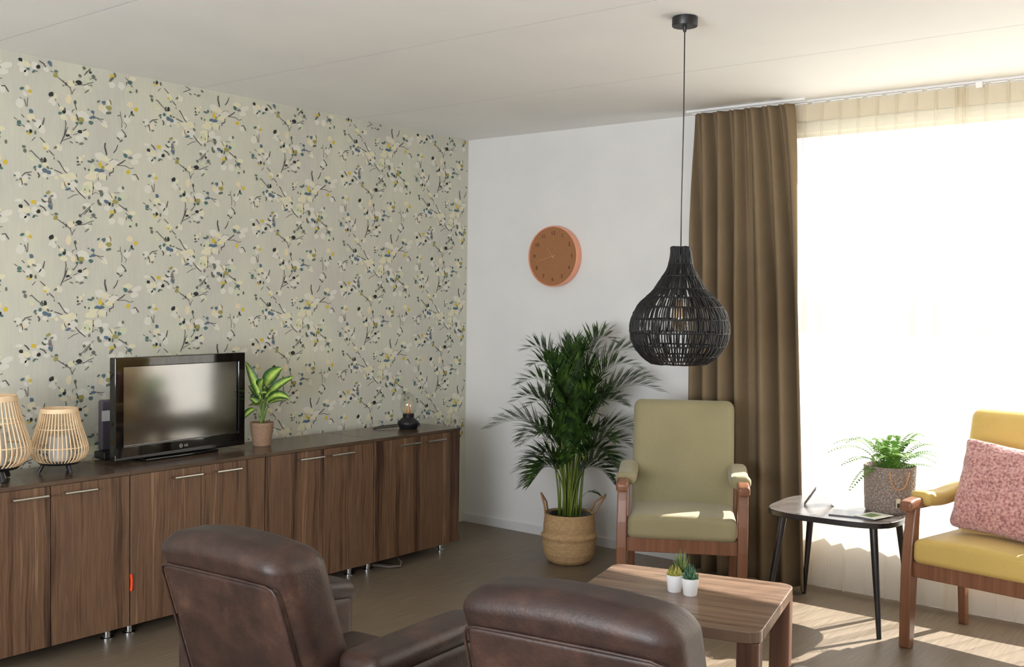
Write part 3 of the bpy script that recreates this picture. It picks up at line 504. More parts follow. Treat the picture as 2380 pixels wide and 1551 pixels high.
# pink cushion
m, t, b = base('pink_fluffy_fabric', (206, 142, 138), .95, 0, .1); v = coords(t)
n1 = node(t, 'ShaderNodeTexNoise', i_Scale=85, i_Detail=3); t.links.new(v, n1.inputs[0]); t.links.new(ramp(t, n1.outputs[0], [(.32, (150, 98, 98)), (.5, (200, 146, 142)), (.68, (226, 180, 172))]), b.inputs['Base Color']); bump(t, b, n1.outputs[0], .9, .02); b.inputs['Sheen Weight'].default_value = .4
def pil(v):
    # pillow bulge; a little lumpy
    e = (1 - abs(v.x / .225) ** 2.4) * (1 - abs(v.z / .205) ** 2.4); e = max(0, e)
    y = v.y * (.22 + .78 * e ** .45)
    n = .004 * math.sin(v.x * 61 + v.z * 23) + .004 * math.sin(v.z * 71 - v.x * 17)
    pinch = 1 - .05 * (1 - abs(v.z / .205)) * abs(v.x / .225) ** 3
    return Vector((v.x * pinch, y + (n if v.y < 0 else 0), v.z * (1 - .05 * (1 - abs(v.x / .225)))))
g = rbox(.45, .15, .41, .03, 3, 18, pil)
g = rot(rot(g, math.radians(-16), 'X'), math.radians(4), 'Y')
o = obj('throw_cushion', g, m, smooth=True, loc=(-1.135, 4.975, .70)); o.rotation_euler = (0, 0, math.radians(-10))
tag(o, 'pink fluffy cushion leaning on the back of the yellow armchair', 'cushion')

# ================================================================ COFFEE TABLE
W_tab = wood('walnut_table_top', [(74, 58, 49), (102, 82, 69), (124, 102, 86), (146, 122, 102)], 'x', 'y', .045, 50, .22)
W_leg = wood('walnut_table_leg', [(78, 54, 46), (98, 70, 58), (118, 88, 72)], 'z', 'x', .03, 60, .35)
ct = thing('coffee_table', 'square walnut coffee table carrying three small white plant pots', 'table', (-1.790, 3.222, 0), math.radians(14))
bevel(obj('table_top', prism(rrect(-.342, .342, -.318, .318, .05), .462, .50), W_tab, ct, smooth='auto'), .003, 2)
for sx in (-1, 1):
    for sy in (-1, 1):
        x, y = sx * .302, sy * .278
        bevel(obj('leg', prism(rrect(x - .036, x + .036, y - .036, y + .036, .012, 3), 0, .462), W_leg, ct, smooth='auto'), .001, 1)
# succulents
M_pot = base('white_pot_plastic', (236, 238, 240), .35)[0]
L_s1 = leafmat('succulent_olive', (124, 126, 50), (176, 168, 78), 30, .5, .1); L_s2 = leafmat('succulent_teal', (40, 84, 66), (84, 124, 84), 30, .5, .1); L_s3 = leafmat('succulent_green', (74, 98, 50), (134, 152, 84), 30, .5, .1)
M_moss = base('dark_green_moss', (22, 70, 56), .8)[0]
def spike(base_, d, ln, wd, up, th=.25, curl=.0):
    """fleshy pointed leaf from base_ in direction d (horizontal) with rise up"""
    d = Vector(d).normalized(); n = 5; V, F = [], []; side = Vector((-d.y, d.x, 0)).normalized() if abs(d.z) < .99 else Vector((1, 0, 0))
    P = bez(base_, Vector(base_) + d * ln * (.55 + curl) + Vector((0, 0, up * .35)), Vector(base_) + d * ln * (.8 - curl * .5) + Vector((0, 0, up)), n)
    for i, p in enumerate(P):
        q = i / n; ww = wd * (math.sin(PI * min(1, .25 + q * .75)) ** .8) * (1 - q ** 4) + .0003; nrm = (P[min(i + 1, n)] - P[max(i - 1, 0)]).normalized().cross(side)
        V += [p + side * ww, p + nrm * ww * th, p - side * ww, p - nrm * ww * th]
    for i in range(n):
        for k in range(4): l = (k + 1) % 4; F.append((i * 4 + k, i * 4 + l, i * 4 + 4 + l, i * 4 + 4 + k))
    return V, F
def succulent(loc, kind, label):
    t0 = thing('potted_succulent', label, 'plant', loc, 0, 'small potted succulents on the coffee table')
    obj('pot', lathe([(.001, .0), (.0215, .0), (.0235, .003), (.0295, .056), (.030, .060), (.0285, .060), (.026, .050), (.001, .050)], 28, False), M_pot, t0, smooth='auto')
    obj('moss', lathe([(.001, .056), (.018, .055), (.0275, .051)], 16, False), M_moss, t0)
    r = random.Random(hash(kind) % 97 if False else {'rosette': 3, 'aloe': 5, 'echeveria': 9}[kind]); gs = []
    if kind == 'rosette':
        for ring, (n, ln, up, wd) in enumerate(((9, .036, .012, .010), (9, .032, .026, .011), (7, .024, .036, .010), (5, .013, .040, .008))):
            for i in range(n):
                a = 2 * PI * (i + ring * .5) / n + r.uniform(-.1, .1); gs.append(spike((0, 0, .055), (math.cos(a), math.sin(a), 0), ln, wd, up, .5, .45))
        obj('rosette', join(*gs), L_s1, t0)
    elif kind == 'aloe':
        for i in range(17):
            a = 2.4 * i; q = i / 17; gs.append(spike((0, 0, .053), (math.cos(a), math.sin(a), 0), .05 - .036 * q, .0065, .038 + .055 * q, .5))
        obj('rosette', join(*gs), L_s3, t0)
    else:
        for i in range(24):
            a = 2.4 * i; q = i / 24; gs.append(spike((0, 0, .053), (math.cos(a), math.sin(a), 0), .046 - .034 * q, .0095, .016 + .046 * q, .5, .25))
        obj('rosette', join(*gs), L_s2, t0)
succulent((-1.822, 3.243, .50), 'rosette', 'left potted succulent, rounded olive green rosette in a white pot')
succulent((-1.829, 3.302, .50), 'aloe', 'spiky aloe-like succulent in a white pot behind the other two')
succulent((-1.757, 3.238, .50), 'echeveria', 'front right potted succulent with dark blue-green leaves in a white pot')

# ================================================================ BLACK SIDE TABLE
M_bt = base('black_table_paint', (30, 28, 30), .3, 0, .5)[0]
W_bt = wood('dark_stained_oak_top', [(70, 65, 62), (88, 82, 78), (106, 99, 94)], 'x', 'y', .03, 70, .24, spec=.9)
st = thing('side_table', 'black side table with four splayed tapered legs in front of the sheer curtain', 'table', (-1.898, 5.005, 0), math.radians(3))
P = []
for k in range(48):
    a = 2 * PI * k / 48; c, s = math.cos(a), math.sin(a); r = 1 / (abs(c) ** 3.6 + abs(s) ** 3.6) ** (1 / 3.6); P.append((.315 * c * r, .292 * s * r))
tp = obj('table_top', prism(P, .497, .524), [M_bt, W_bt], st, smooth='auto'); tp.data.polygons[1].material_index = 1; bevel(tp, .003, 2)
for sx in (-1, 1):
    for sy in (-1, 1):
        obj('leg', tube([(sx * .215, sy * .20, .498), (sx * .27, sy * .262, 0)], [.019, .011], 14), M_bt, st, smooth='auto')
# fern in a woven bag-like pot
m, t, b = base('woven_taupe_pot', (136, 122, 112), .8); v = coords(t, (1, 1, 1))
vv = node(t, 'ShaderNodeTexVoronoi', i_Scale=110); t.links.new(v, vv.inputs[0]); t.links.new(ramp(t, vv.outputs['Distance'], [(.1, (172, 158, 146)), (.6, (128, 114, 106))]), b.inputs['Base Color']); bump(t, b, vv.outputs['Distance'], .6, .006); M_bag = m
fern = thing('potted_fern', 'bright green fern in a taupe woven pot with rope handle on the side table', 'plant', (-1.70, 5.105, .524))
obj('pot', lathe([(.001, 0), (.105, 0), (.112, .01), (.118, .10), (.121, .21), (.1225, .222), (.117, .222), (.112, .19), (.001, .185)], 40, False), M_bag, fern, smooth='auto')
obj('soil', lathe([(.001, .192), (.112, .192)], 20, False), base('dark_soil', (40, 32, 26), .9)[0], fern)
hn = -FW
hp = [hn * (.1225 + .004) + RT * x + Vector((0, 0, z)) for x, z in [(-.046, .205), (-.042, .18), (-.034, .15), (-.02, .128), (0, .12), (.02, .128), (.034, .15), (.042, .18), (.046, .205)]]
obj('rope_handle', tube(hp, .0035, 6), base('tan_rope', (190, 140, 96), .8)[0], fern)
lt = obj('care_tag', join([[hn * .1245 + RT * x + Vector((0, 0, z)) for x, z in [(-.012, .035), (.008, .035), (.008, .08), (-.012, .08)]] + [hn * .1265 + RT * x + Vector((0, 0, z)) for x, z in [(-.012, .035), (.008, .035), (.008, .08), (-.012, .08)]], [(0, 1, 2, 3), (7, 6, 5, 4), (0, 4, 5, 1), (1, 5, 6, 2), (2, 6, 7, 3), (3, 7, 4, 0)]]), base('label_beige', (216, 204, 180), .6)[0], fern, smooth=False)
lt2 = obj('print_panel', join([[hn * .1275 + RT * x + Vector((0, 0, z)) for x, z in [(-.008, .037), (.006, .037), (.006, .058), (-.008, .058)]], [(0, 1, 2, 3)]]), base('label_dark', (40, 40, 40), .6)[0], lt, smooth=False)
L_fern = leafmat('fern_green', (70, 118, 42), (118, 160, 62), 12, .5, .12)
def frond(P, n, ln, wd, droop=.0, start=.15, ang=75, mirror_n=None, taper=None):
    """rachis along points P with n leaflet pairs"""
    gs = [tube(P, [max(.0006, .0016 * (1 - i / len(P))) for i in range(len(P))], 4, False)]
    V, F = [], []; L = len(P) - 1
    for i in range(n):
        q = start + (1 - start) * (i + .5) / n; f = q * L; k = min(int(f), L - 1); p = P[k].lerp(P[k + 1], f - k); tg = (P[k + 1] - P[k]).normalized()
        side = tg.cross(Vector((0, 0, 1))); side = side.normalized() if side.length > .05 else Vector((1, 0, 0)); up = side.cross(tg).normalized()
        l = ln * (math.sin(PI * (.12 + .86 * (q - start) / (1 - start))) ** .7) if taper is None else ln * taper((q - start) / (1 - start))
        ca, sa = math.cos(math.radians(ang)), math.sin(math.radians(ang))
        for s in (-1, 1):
            d = (tg * ca + side * s * sa + up * .12).normalized(); n0 = d.cross(up).normalized()
            a = p; m1 = p + d * l * .5 - Vector((0, 0, droop * l * .12)); e = p + d * l - Vector((0, 0, droop * l * .45)); w_ = wd
            b0 = len(V); V += [a, m1 + n0 * w_, m1 - n0 * w_, e, m1 + up * w_ * .4]
            F += [(b0, b0 + 1, b0 + 4), (b0, b0 + 4, b0 + 2), (b0 + 1, b0 + 3, b0 + 4), (b0 + 4, b0 + 3, b0 + 2)]
    gs.append((V, F)); return join(*gs)
PM = 1 / 400.
r = random.Random(21)
tips = [(-121, 31, .0), (-102, 45, .06), (-93, 53, -.05), (-102, 10, -.06), (-91, -36, -.1), (74, 61, .04), (98, 40, -.03), (111, 15, .06), (122, -22, -.05), (22, 58, .08), (-8, 40, -.08), (-40, 41, -.08), (43, 49, -.06), (96, 27, -.1), (10, 30, -.14), (-60, 44, .1), (50, 40, .12), (-20, 52, .1), (30, 30, -.12), (-50, 22, -.12), (-30, 48, -.02), (60, 50, .0), (2, 50, .02), (70, 20, -.12)]
for dx, dz, dd in tips:
    e = RT * dx * PM + FW * dd + Vector((0, 0, .20 + dz * PM)); s = Vector((e.x * .12, e.y * .12, .19)); c = Vector((e.x * .45, e.y * .45, max(.19, e.z) + .05 + .05 * abs(dx) / 120))
    obj('frond', frond(bez(s, c, e, 10), 22, .043, .0052, .5, .06, 78), L_fern, fern, smooth=False)
# things on the side table
M_paper_w = base('white_card', (232, 232, 228), .5)[0]; M_grey = base('grey_card_back', (120, 112, 108), .5)[0]
def plate(a, b_, c, th=.002):
    a, b_, c = Vector(a), Vector(b_), Vector(c); d = a + (c - b_); n = (b_ - a).cross(c - b_).normalized() * th
    V = [a, b_, c, d, a + n, b_ + n, c + n, d + n]; return V, [(3, 2, 1, 0), (4, 5, 6, 7), (0, 1, 5, 4), (1, 2, 6, 5), (2, 3, 7, 6), (3, 0, 4, 7)]
cd = thing('tent_card', 'small folded card standing open on the black side table', 'card', (-2.015, 5.02, .524))
A = Vector((0, 0, .085)) + RT * (-.016)
w_ = FW * .10 + RT * .03
obj('card_leaf', plate(RT * -.075 - w_ * .5 + Vector((0, 0, .001)), RT * -.075 + w_ * .5 + Vector((0, 0, .001)), A + w_ * .5), M_grey, cd, smooth=False)
obj('card_leaf', plate(A - w_ * .5, A + w_ * .5, RT * .075 + w_ * .5 + Vector((0, 0, .001))), M_paper_w, cd, smooth=False)
mg = thing('magazine', 'dark-covered magazine lying flat on the side table in front of the fern', 'magazine', (-1.79, 4.885, .524), math.radians(12), 'magazines on the side table')
obj('cover', mv(bx(-.105, .105, -.07, .07, 0, .006), (0, 0, 0)), base('magazine_cover_dark', (40, 44, 50), .25)[0], mg, smooth=False)
obj('page_block', bx(-.103, .106, -.068, .068, .0015, .0045), M_paper_w, mg, smooth=False)
mg2 = thing('magazine', 'white leaflet lying over the dark magazine near the yellow chair arm', 'leaflet', (-1.70, 4.895, .5305), math.radians(-14), 'magazines on the side table')
obj('cover', bx(-.055, .055, -.075, .075, 0, .002), M_paper_w, mg2, smooth=False)
obj('print_panel', bx(-.035, .02, -.05, .03, .002, .0026), base('leaflet_green_print', (120, 150, 90), .4)[0], mg2, smooth=False)

# ================================================================ PENDANT LAMP
pl = thing('pendant_lamp', 'black woven teardrop pendant lamp hanging from the ceiling on a thin cord', 'lamp', (-1.995, 3.556, 0))
M_rope = noisy('black_paper_rope', (7, 7, 9), (18, 18, 21), 120, .5, spec=.4)
obj('ceiling_canopy', join(lathe([(.047, 2.565), (.0485, 2.568), (.0485, 2.598), (.047, 2.5998)], 36), lathe([(.006, 2.545), (.009, 2.566)], 12)), M_blk, pl, smooth='auto')
obj('cord', tube([(0, 0, 2.57), (.0015, .001, 2.2), (-.001, 0, 1.9), (0, 0, 1.70)], .0022, 6), M_blk, pl)
prof = [(1.728, .036), (1.70, .038), (1.665, .043), (1.64, .052), (1.615, .067), (1.585, .085), (1.567, .097), (1.548, .115), (1.53, .136), (1.505, .158), (1.475, .176), (1.44, .186), (1.405, .188), (1.37, .182), (1.335, .164), (1.31, .141), (1.29, .116), (1.283, .104)]
def rad(z):
    for (za, ra), (zb, rb_) in zip(prof[:-1], prof[1:]):
        if zb <= z <= za: return ra + (rb_ - ra) * (za - z) / (za - zb)
    return prof[0][1] if z > prof[0][0] else prof[-1][1]
rings = [1.728, 1.665, 1.618, 1.570, 1.537, 1.500, 1.452, 1.402, 1.352, 1.313, 1.283]
for z in rings:
    R_ = rad(z); r_ = random.Random(int(z * 1000)); obj('ring', tube([(R_ * math.cos(2 * PI * k / 40), R_ * math.sin(2 * PI * k / 40), z + r_.uniform(-.0012, .0012)) for k in range(40)], .0036, 6, closed=True), M_rope, pl)
r = random.Random(77); gs = []
for za, zb in zip(rings[:-1], rings[1:]):
    n = int(34 + 430 * (rad((za + zb) / 2)))
    for k in range(n):
        a0 = 2 * PI * (k + r.uniform(-.3, .3)) / n; a1 = a0 + r.uniform(-1.3, 1.3) * .9 / n * 2; P = []
        for q in (0, .5, 1):
            z = za + (zb - za) * q; R_ = rad(z) + r.uniform(-.002, .003); a = a0 + (a1 - a0) * q; P.append((R_ * math.cos(a), R_ * math.sin(a), z))
        gs.append(tube(P, r.uniform(.0024, .0036), 4, False))
o = obj('woven_strands', join(*gs), M_rope, pl); o['kind'] = 'stuff'
obj('socket', lathe([(.008, 1.63), (.019, 1.62), (.021, 1.56), (.02, 1.545)], 18), M_blk, pl, smooth='auto')
obj('bulb', lathe([(.013, 1.545), (.014, 1.52), (.028, 1.49), (.034, 1.46), (.031, 1.43), (.018, 1.408), (.002, 1.402)], 24), clearglass('bulb_glass', (250, 236, 214), .5), pl)
obj('bulb_cap', lathe([(.0135, 1.546), (.0135, 1.515)], 16), M_chrome, pl)
obj('filament', join(*[tube([(.006 * math.cos(a), .006 * math.sin(a), 1.515), (.012 * math.cos(a), .012 * math.sin(a), 1.47), (.004 * math.cos(a + .5), .004 * math.sin(a + .5), 1.435)], .0011, 4) for a in (0, 1.57, 3.14, 4.71)]), base('amber_filament', (226, 150, 70), .4)[0], pl)

# ================================================================ WALL CLOCK
ck = thing('wall_clock', 'round copper-coloured wall clock on the white wall', 'clock', (-3.945, YB, 1.80))
M_cop = base('copper_rim', (236, 166, 136), .3, .35)[0]; M_face = noisy('brown_clock_face', (150, 100, 62), (160, 110, 72), 160, .6)
def cy(prof, n=56): return xf(lathe(prof, n, False), lambda v: Vector((v.x, -v.z, v.y)))
obj('rim', cy([(.001, .0005), (.186, .0005), (.192, .006), (.1935, .045), (.1915, .052), (.186, .053), (.1835, .050), (.183, .044)]), M_cop, ck, smooth='auto')
obj('dial', cy([(.0005, .0455), (.1835, .0455)]), M_face, ck)
M_num = base('dark_numeral', (62, 38, 28), .6)[0]
for i in range(1, 13):
    a = math.radians(90 - 30 * i); g = text_geo(str(i), .034, .0004)
    obj('numeral', mv(xf(g, lambda v: Vector((v.x, -v.z, v.y))), (.146 * math.cos(a), -.0462, .146 * math.sin(a))), M_num, ck, smooth=False)
M_hand = base('pale_copper_hand', (214, 160, 110), .4)[0]
for nm, deg, ln, wd, y in (('hour_hand', 321.5, .088, .0028, -.0485), ('minute_hand', 256, .128, .0024, -.0505)):
    a = math.radians(90 - deg); d = Vector((math.cos(a), 0, math.sin(a))); n = Vector((-d.z, 0, d.x)) * wd / 2; p0, p1 = d * -.022, d * ln; Y = Vector((0, y, 0)); T = Vector((0, -.0008, 0))
    V = [p0 - n + Y, p1 - n * .6 + Y, p1 + n * .6 + Y, p0 + n + Y]; V = V + [q + T for q in V]
    obj(nm, (V, [(0, 1, 2, 3), (7, 6, 5, 4), (0, 4, 5, 1), (1, 5, 6, 2), (2, 6, 7, 3), (3, 7, 4, 0)]), M_hand, ck, smooth=False)
obj('hand_pin', cy([(.0005, .0515), (.004, .0515), (.004, .045)], 12), M_hand, ck)

# ================================================================ PALM IN BASKET
L_palm = leafmat('palm_green', (24, 46, 20), (74, 106, 42), 18, .36, .15); L_stem = leafmat('palm_stem', (84, 104, 36), (120, 138, 52), 9, .45, .1)
pm_ = thing('potted_palm', 'tall areca palm growing out of a woven basket with two handles, against the white wall', 'plant', (-3.50, 4.985, 0))
m, t, b = base('seagrass_weave', (176, 136, 88), .75, 0, .25)
tc = node(t, 'ShaderNodeTexCoord'); sx = node(t, 'ShaderNodeSeparateXYZ'); t.links.new(tc.outputs['Object'], sx.inputs[0])
at = node(t, 'ShaderNodeMath', operation='ARCTAN2'); t.links.new(sx.outputs[0], at.inputs[0]); t.links.new(sx.outputs[1], at.inputs[1])
cb = node(t, 'ShaderNodeCombineXYZ'); m1 = node(t, 'ShaderNodeMath', operation='MULTIPLY'); t.links.new(at.outputs[0], m1.inputs[0]); m1.inputs[1].default_value = 9.0; m2 = node(t, 'ShaderNodeMath', operation='MULTIPLY'); t.links.new(sx.outputs[2], m2.inputs[0]); m2.inputs[1].default_value = 62.
t.links.new(m1.outputs[0], cb.inputs[0]); t.links.new(m2.outputs[0], cb.inputs[1])
bt = node(t, 'ShaderNodeTexBrick'); bt.inputs['Scale'].default_value = 1.0; bt.inputs['Brick Width'].default_value = .9; bt.inputs['Row Height'].default_value = .62; bt.inputs['Mortar Size'].default_value = .06; bt.inputs['Mortar Smooth'].default_value = 1.0
bt.inputs['Color1'].default_value = lin((196, 164, 122)); bt.inputs['Color2'].default_value = lin((180, 148, 106)); bt.inputs['Mortar'].default_value = lin((140, 110, 76)); t.links.new(cb.outputs[0], bt.inputs[0]); t.links.new(bt.outputs[0], b.inputs['Base Color'])
bump(t, b, bt.outputs['Fac'], -.5, .004); M_bask = m
def wob(prof, rows=30):
    out = []
    for (ra, za), (rb_, zb) in zip(prof[:-1], prof[1:]):
        n = max(1, int(abs(zb - za) / .0052))
        for i in range(n): q = i / n; out.append((ra + (rb_ - ra) * q + .0014 * (i % 2), za + (zb - za) * q))
    return out + [prof[-1]]
bk = obj('basket', lathe([(.001, 0), (.10, .0), (.118, .008)] + wob([(.132, .024), (.148, .06), (.154, .10), (.156, .14), (.161, .153), (.166, .16), (.158, .168), (.150, .18), (.151, .21), (.148, .24), (.145, .27), (.146, .284)]) + [(.145, .290), (.138, .290), (.135, .27), (.13, .25), (.001, .25)], 48, False), M_bask, pm_)
M_rp = base('seagrass_handle', (158, 120, 84), .8)[0]
for s, zt, oo in ((-1, .40, -.012), (1, .395, .042)):
    P = [RT * s * .142 + FW * -.04 + Vector((0, 0, .29)), RT * s * (.15 + oo * .3) + FW * -.036 + Vector((0, 0, .33)), RT * s * (.162 + max(oo, 0)) + FW * -.012 + Vector((0, 0, zt - .012)), RT * s * (.166 + max(oo, 0)) + Vector((0, 0, zt)), RT * s * (.158 + max(oo, 0)) + FW * .014 + Vector((0, 0, zt - .014)), RT * s * (.138 + oo * .3) + FW * .036 + Vector((0, 0, .345)), RT * s * .125 + FW * .042 + Vector((0, 0, .29))]
    obj('basket_handle', tube(P, .0058, 8), M_rp, pm_)
obj('inner_pot', lathe([(.001, .262), (.11, .262), (.118, .282), (.124, .282), (.12, .255)], 28, False), M_blk, pm_)
def palm_frond(e, side_bulge, n, ln, start, r, wd=.0075, nar=1.0):
    s = Vector((e.x * .06 + r.uniform(-.035, .035), e.y * .06 + r.uniform(-.035, .035), .27)); dx = math.hypot(e.x, e.y)
    c = Vector((e.x * .16, e.y * .16, max(e.z + side_bulge, .6)))
    P = bez(s, c, e, 16); cut = int(start * 16)
    st_ = tube(P[:cut + 2], [.0062 - .0042 * i / (cut + 2) for i in range(cut + 2)], 6)
    V, F = [], []; L = 16
    rc = tube(P[cut:], [max(.0006, .0022 * (1 - i / (17 - cut))) for i in range(17 - cut)], 4, False)
    for i in range(n):
        q = start + (1 - start) * (i + .4) / n; f = q * L; k = min(int(f), L - 1); p = P[k].lerp(P[k + 1], f - k); tg = (P[k + 1] - P[k]).normalized()
        side = tg.cross(Vector((0, 0, 1))); side = side.normalized() if side.length > .05 else Vector((1, 0, 0)); up = side.cross(tg).normalized()
        u = (q - start) / (1 - start); l = ln * (.55 + .45 * math.sin(PI * min(1, .15 + u * .95))) * (1 - .45 * u ** 3) * r.uniform(.88, 1.1)
        an = math.radians((56 - 30 * u) * nar)
        for sd in (-1, 1):
            d = (tg * math.cos(an) + side * sd * math.sin(an) + up * .38).normalized(); dr = r.uniform(.15, .45)
            p1 = p + d * l * .33 + Vector((0, 0, -dr * l * .03)); p2 = p + d * l * .68 + Vector((0, 0, -dr * l * .16)); p3 = p + d * l + Vector((0, 0, -dr * l * .5)); n0 = d.cross(up).normalized() * wd; b0 = len(V)
            V += [p, p1 + n0, p1 - n0, p2 + n0 * .85, p2 - n0 * .85, p3]; F += [(b0, b0 + 1, b0 + 2), (b0 + 1, b0 + 3, b0 + 4, b0 + 2), (b0 + 3, b0 + 5, b0 + 4)]
    a = join(rc, (V, F)); return st_, a
QM = 1 / 405.
r = random.Random(4)
pf_ = [(-193, 195, .22, .0, .20), (-108, 380, .16, .1, .17), (-30, 385, .1, .0, .17), (5, 383, .08, .12, .17), (35, 380, .08, -.12, .17), (100, 402, .2, .1, .18), (168, 375, .2, -.05, .18), (150, 345, .18, -.2, .17), (205, 290, .2, .0, .18), (195, 315, .15, .2, .16), (158, 190, .2, -.1, .17), (152, 150, .22, .1, .17), (-112, 60, .3, .0, .17), (-118, 175, .25, -.1, .18), (-100, 245, .2, .1, .18), (-118, 305, .18, -.1, .17), (-135, 255, .2, .15, .17), (118, 110, .28, .0, .17), (100, 75, .26, -.15, .16), (-80, 100, .25, -.2, .16), (60, 330, .1, .25, .18), (-60, 340, .12, .25, .18), (-50, 300, .15, -.3, .18), (60, 270, .15, -.3, .18), (-20, 250, .15, -.35, .17), (30, 200, .2, -.32, .16), (-90, 350, .14, -.15, .17), (130, 250, .18, .25, .17), (-70, 200, .2, -.28, .17), (90, 180, .2, -.28, .16), (-60, 130, .25, .2, .16), (70, 380, .1, .05, .17), (-5, 330, .1, -.15, .18), (20, 290, .1, .1, .18), (-40, 230, .12, .1, .18), (60, 230, .12, .12, .18), (-125, 90, .3, .1, .17), (128, 80, .28, .12, .16), (-95, 70, .3, -.12, .16), (100, 120, .28, -.2, .17), (-110, 150, .25, .2, .17), (120, 260, .2, -.15, .17), (75, 300, .15, -.2, .17)]
for dx, z, bl, dd, ln in pf_:
    e = RT * dx * QM + FW * dd * .8 + Vector((0, 0, .29 + z * QM)); e -= FW * max(0, (e.y - .25) / .784); cen = abs(dx) < 72; a, c = palm_frond(e, bl, 30, ln * (1.35 if cen else 1.22), .30 if cen else .40, r, .0052 if cen else .0064, .5 if cen else 1.0)
    o = obj('frond', c, L_palm, pm_, smooth=False); obj('stem', a, L_stem, o)
o = obj('small_shoot', frond(bez((.03, .03, .28), RT * .07 + Vector((0, 0, .46)), RT * .17 + Vector((0, 0, .40)), 8), 7, .075, .006, .8, .55, 40), L_palm, pm_, smooth=False)

# ================================================================ DIEFFENBACHIA
df_ = thing('potted_houseplant', 'leafy houseplant with pale-centred green leaves in a small wicker pot beside the television', 'plant', (-4.375, 3.455, .75))
obj('wicker_pot', lathe([(.001, 0), (.042, 0)] + wob([(.043, .002), (.050, .04), (.056, .08), (.0595, .115), (.060, .122)]) + [(.056, .122), (.054, .105), (.001, .105)], 36, False), noisy('taupe_wicker', (128, 100, 80), (152, 124, 98), 90, .8, bmp=.4, stretch=(1, 1, 3)), df_)
obj('soil', lathe([(.001, .11), (.055, .11)], 20, False), bpy.data.materials['dark_soil'], df_)
m, t, b = base('variegated_leaf', (70, 110, 40), .35, 0, .4); uv = node(t, 'ShaderNodeAttribute', attribute_name='across'); v = coords(t)
n = node(t, 'ShaderNodeTexNoise', i_Scale=60, i_Detail=3); t.links.new(v, n.inputs[0]); ad = node(t, 'ShaderNodeMath', operation='MULTIPLY_ADD'); t.links.new(n.outputs[0], ad.inputs[0]); ad.inputs[1].default_value = .35; t.links.new(uv.outputs['Fac'], ad.inputs[2])
t.links.new(ramp(t, ad.outputs[0], [(.2, (190, 206, 108)), (.42, (134, 168, 62)), (.66, (58, 98, 38)), (.85, (32, 64, 28))]), b.inputs['Base Color']); M_var = m
def blade(P, wd, nrm, fold=.25, nseg=10, parent=None, name='leaf', mat=None, wf=lambda q: math.sin(PI * q ** .8) ** .75):
    V, F, A = [], [], []; N = len(P) - 1; nrm = Vector(nrm).normalized()
    for i, p in enumerate(P):
        q = i / N; tg = (P[min(i + 1, N)] - P[max(i - 1, 0)]).normalized(); sd = tg.cross(nrm).normalized(); up = sd.cross(tg)
        w0 = wd * wf(q) + .0002
        for u in (-1, -.5, 0, .5, 1): V.append(p + sd * w0 * u + up * abs(u) * w0 * fold); A.append(abs(u) * .75)
    for i in range(N):
        for k in range(4): a = i * 5 + k; F.append((a, a + 1, a + 6, a + 5))
    o = obj(name, (V, F), mat, parent); at_ = o.data.attributes.new('across', 'FLOAT', 'POINT'); at_.data.foreach_set('value', A); return o
D = 1 / 452.
def dpt(x, y, d=0): return RT * ((x - 605) * D) + FW * d + Vector((0, 0, (1037 - y) * D))
NV = -FW
lv = [((603, 930), (590, 880), (568, 838), 9, -.02, 0), ((601, 925), (585, 895), (562, 862), 7, .05, .03), ((597, 935), (585, 912), (560, 901), 7, .05, .03), ((598, 946), (580, 940), (559, 950), 4, .06, .03), ((592, 950), (578, 952), (568, 976), 7, -.05, -.02),
      ((612, 900), (620, 868), (647, 856), 15, .02, .03), ((612, 925), (640, 890), (682, 874), 10, -.01, .02), ((607, 912), (606, 895), (617, 878), 14, -.04, -.03), ((600, 925), (612, 905), (630, 908), 8, -.06, -.04), ((616, 935), (640, 905), (673, 926), 10, -.02, 0), ((618, 940), (635, 928), (648, 934), 6, .03, .04), ((597, 932), (588, 905), (578, 880), 8, .05, .03), ((612, 930), (625, 915), (640, 918), 9, .04, .02), ((606, 940), (612, 925), (622, 928), 10, -.05, -.05), ((598, 942), (586, 930), (574, 925), 6, .02, -.02), ((608, 935), (618, 915), (625, 900), 10, .05, .05), ((600, 938), (595, 915), (600, 895), 9, .06, .05)]
L_ds = leafmat('houseplant_stem', (88, 118, 52), (120, 148, 70), 20, .4, .05)
for (a, c, e, wd, d0, dd) in lv:
    A_, C_, E_ = dpt(*a, d0 * .4), dpt(*c, (d0 + dd)), dpt(*e, d0 * 1.5 + dd)
    o = blade(bez(A_, C_, E_, 10), wd * 1.2 * D, NV * .8 + Vector((0, 0, .6)), .3, parent=df_, mat=M_var)
    obj('leaf_stem', tube(bez(dpt(605, 988) + FW * d0 * .2, (A_ + dpt(605, 985)) / 2 + RT * .004, A_, 5), [.0035, .003, .0028, .0024, .0022, .002], 6), L_ds, o)

# ================================================================ TELEVISION
tv = thing('television', 'flat-screen television with glossy black frame standing on the sideboard', 'television', (-4.365, 2.975, .75), 0)
TVA = math.atan2(3.339 - 2.588, -4.403 + 4.349)     # direction of its lower edge
tv.location = (-4.36, 2.962, .75); tv.rotation_euler = (0, 0, TVA)
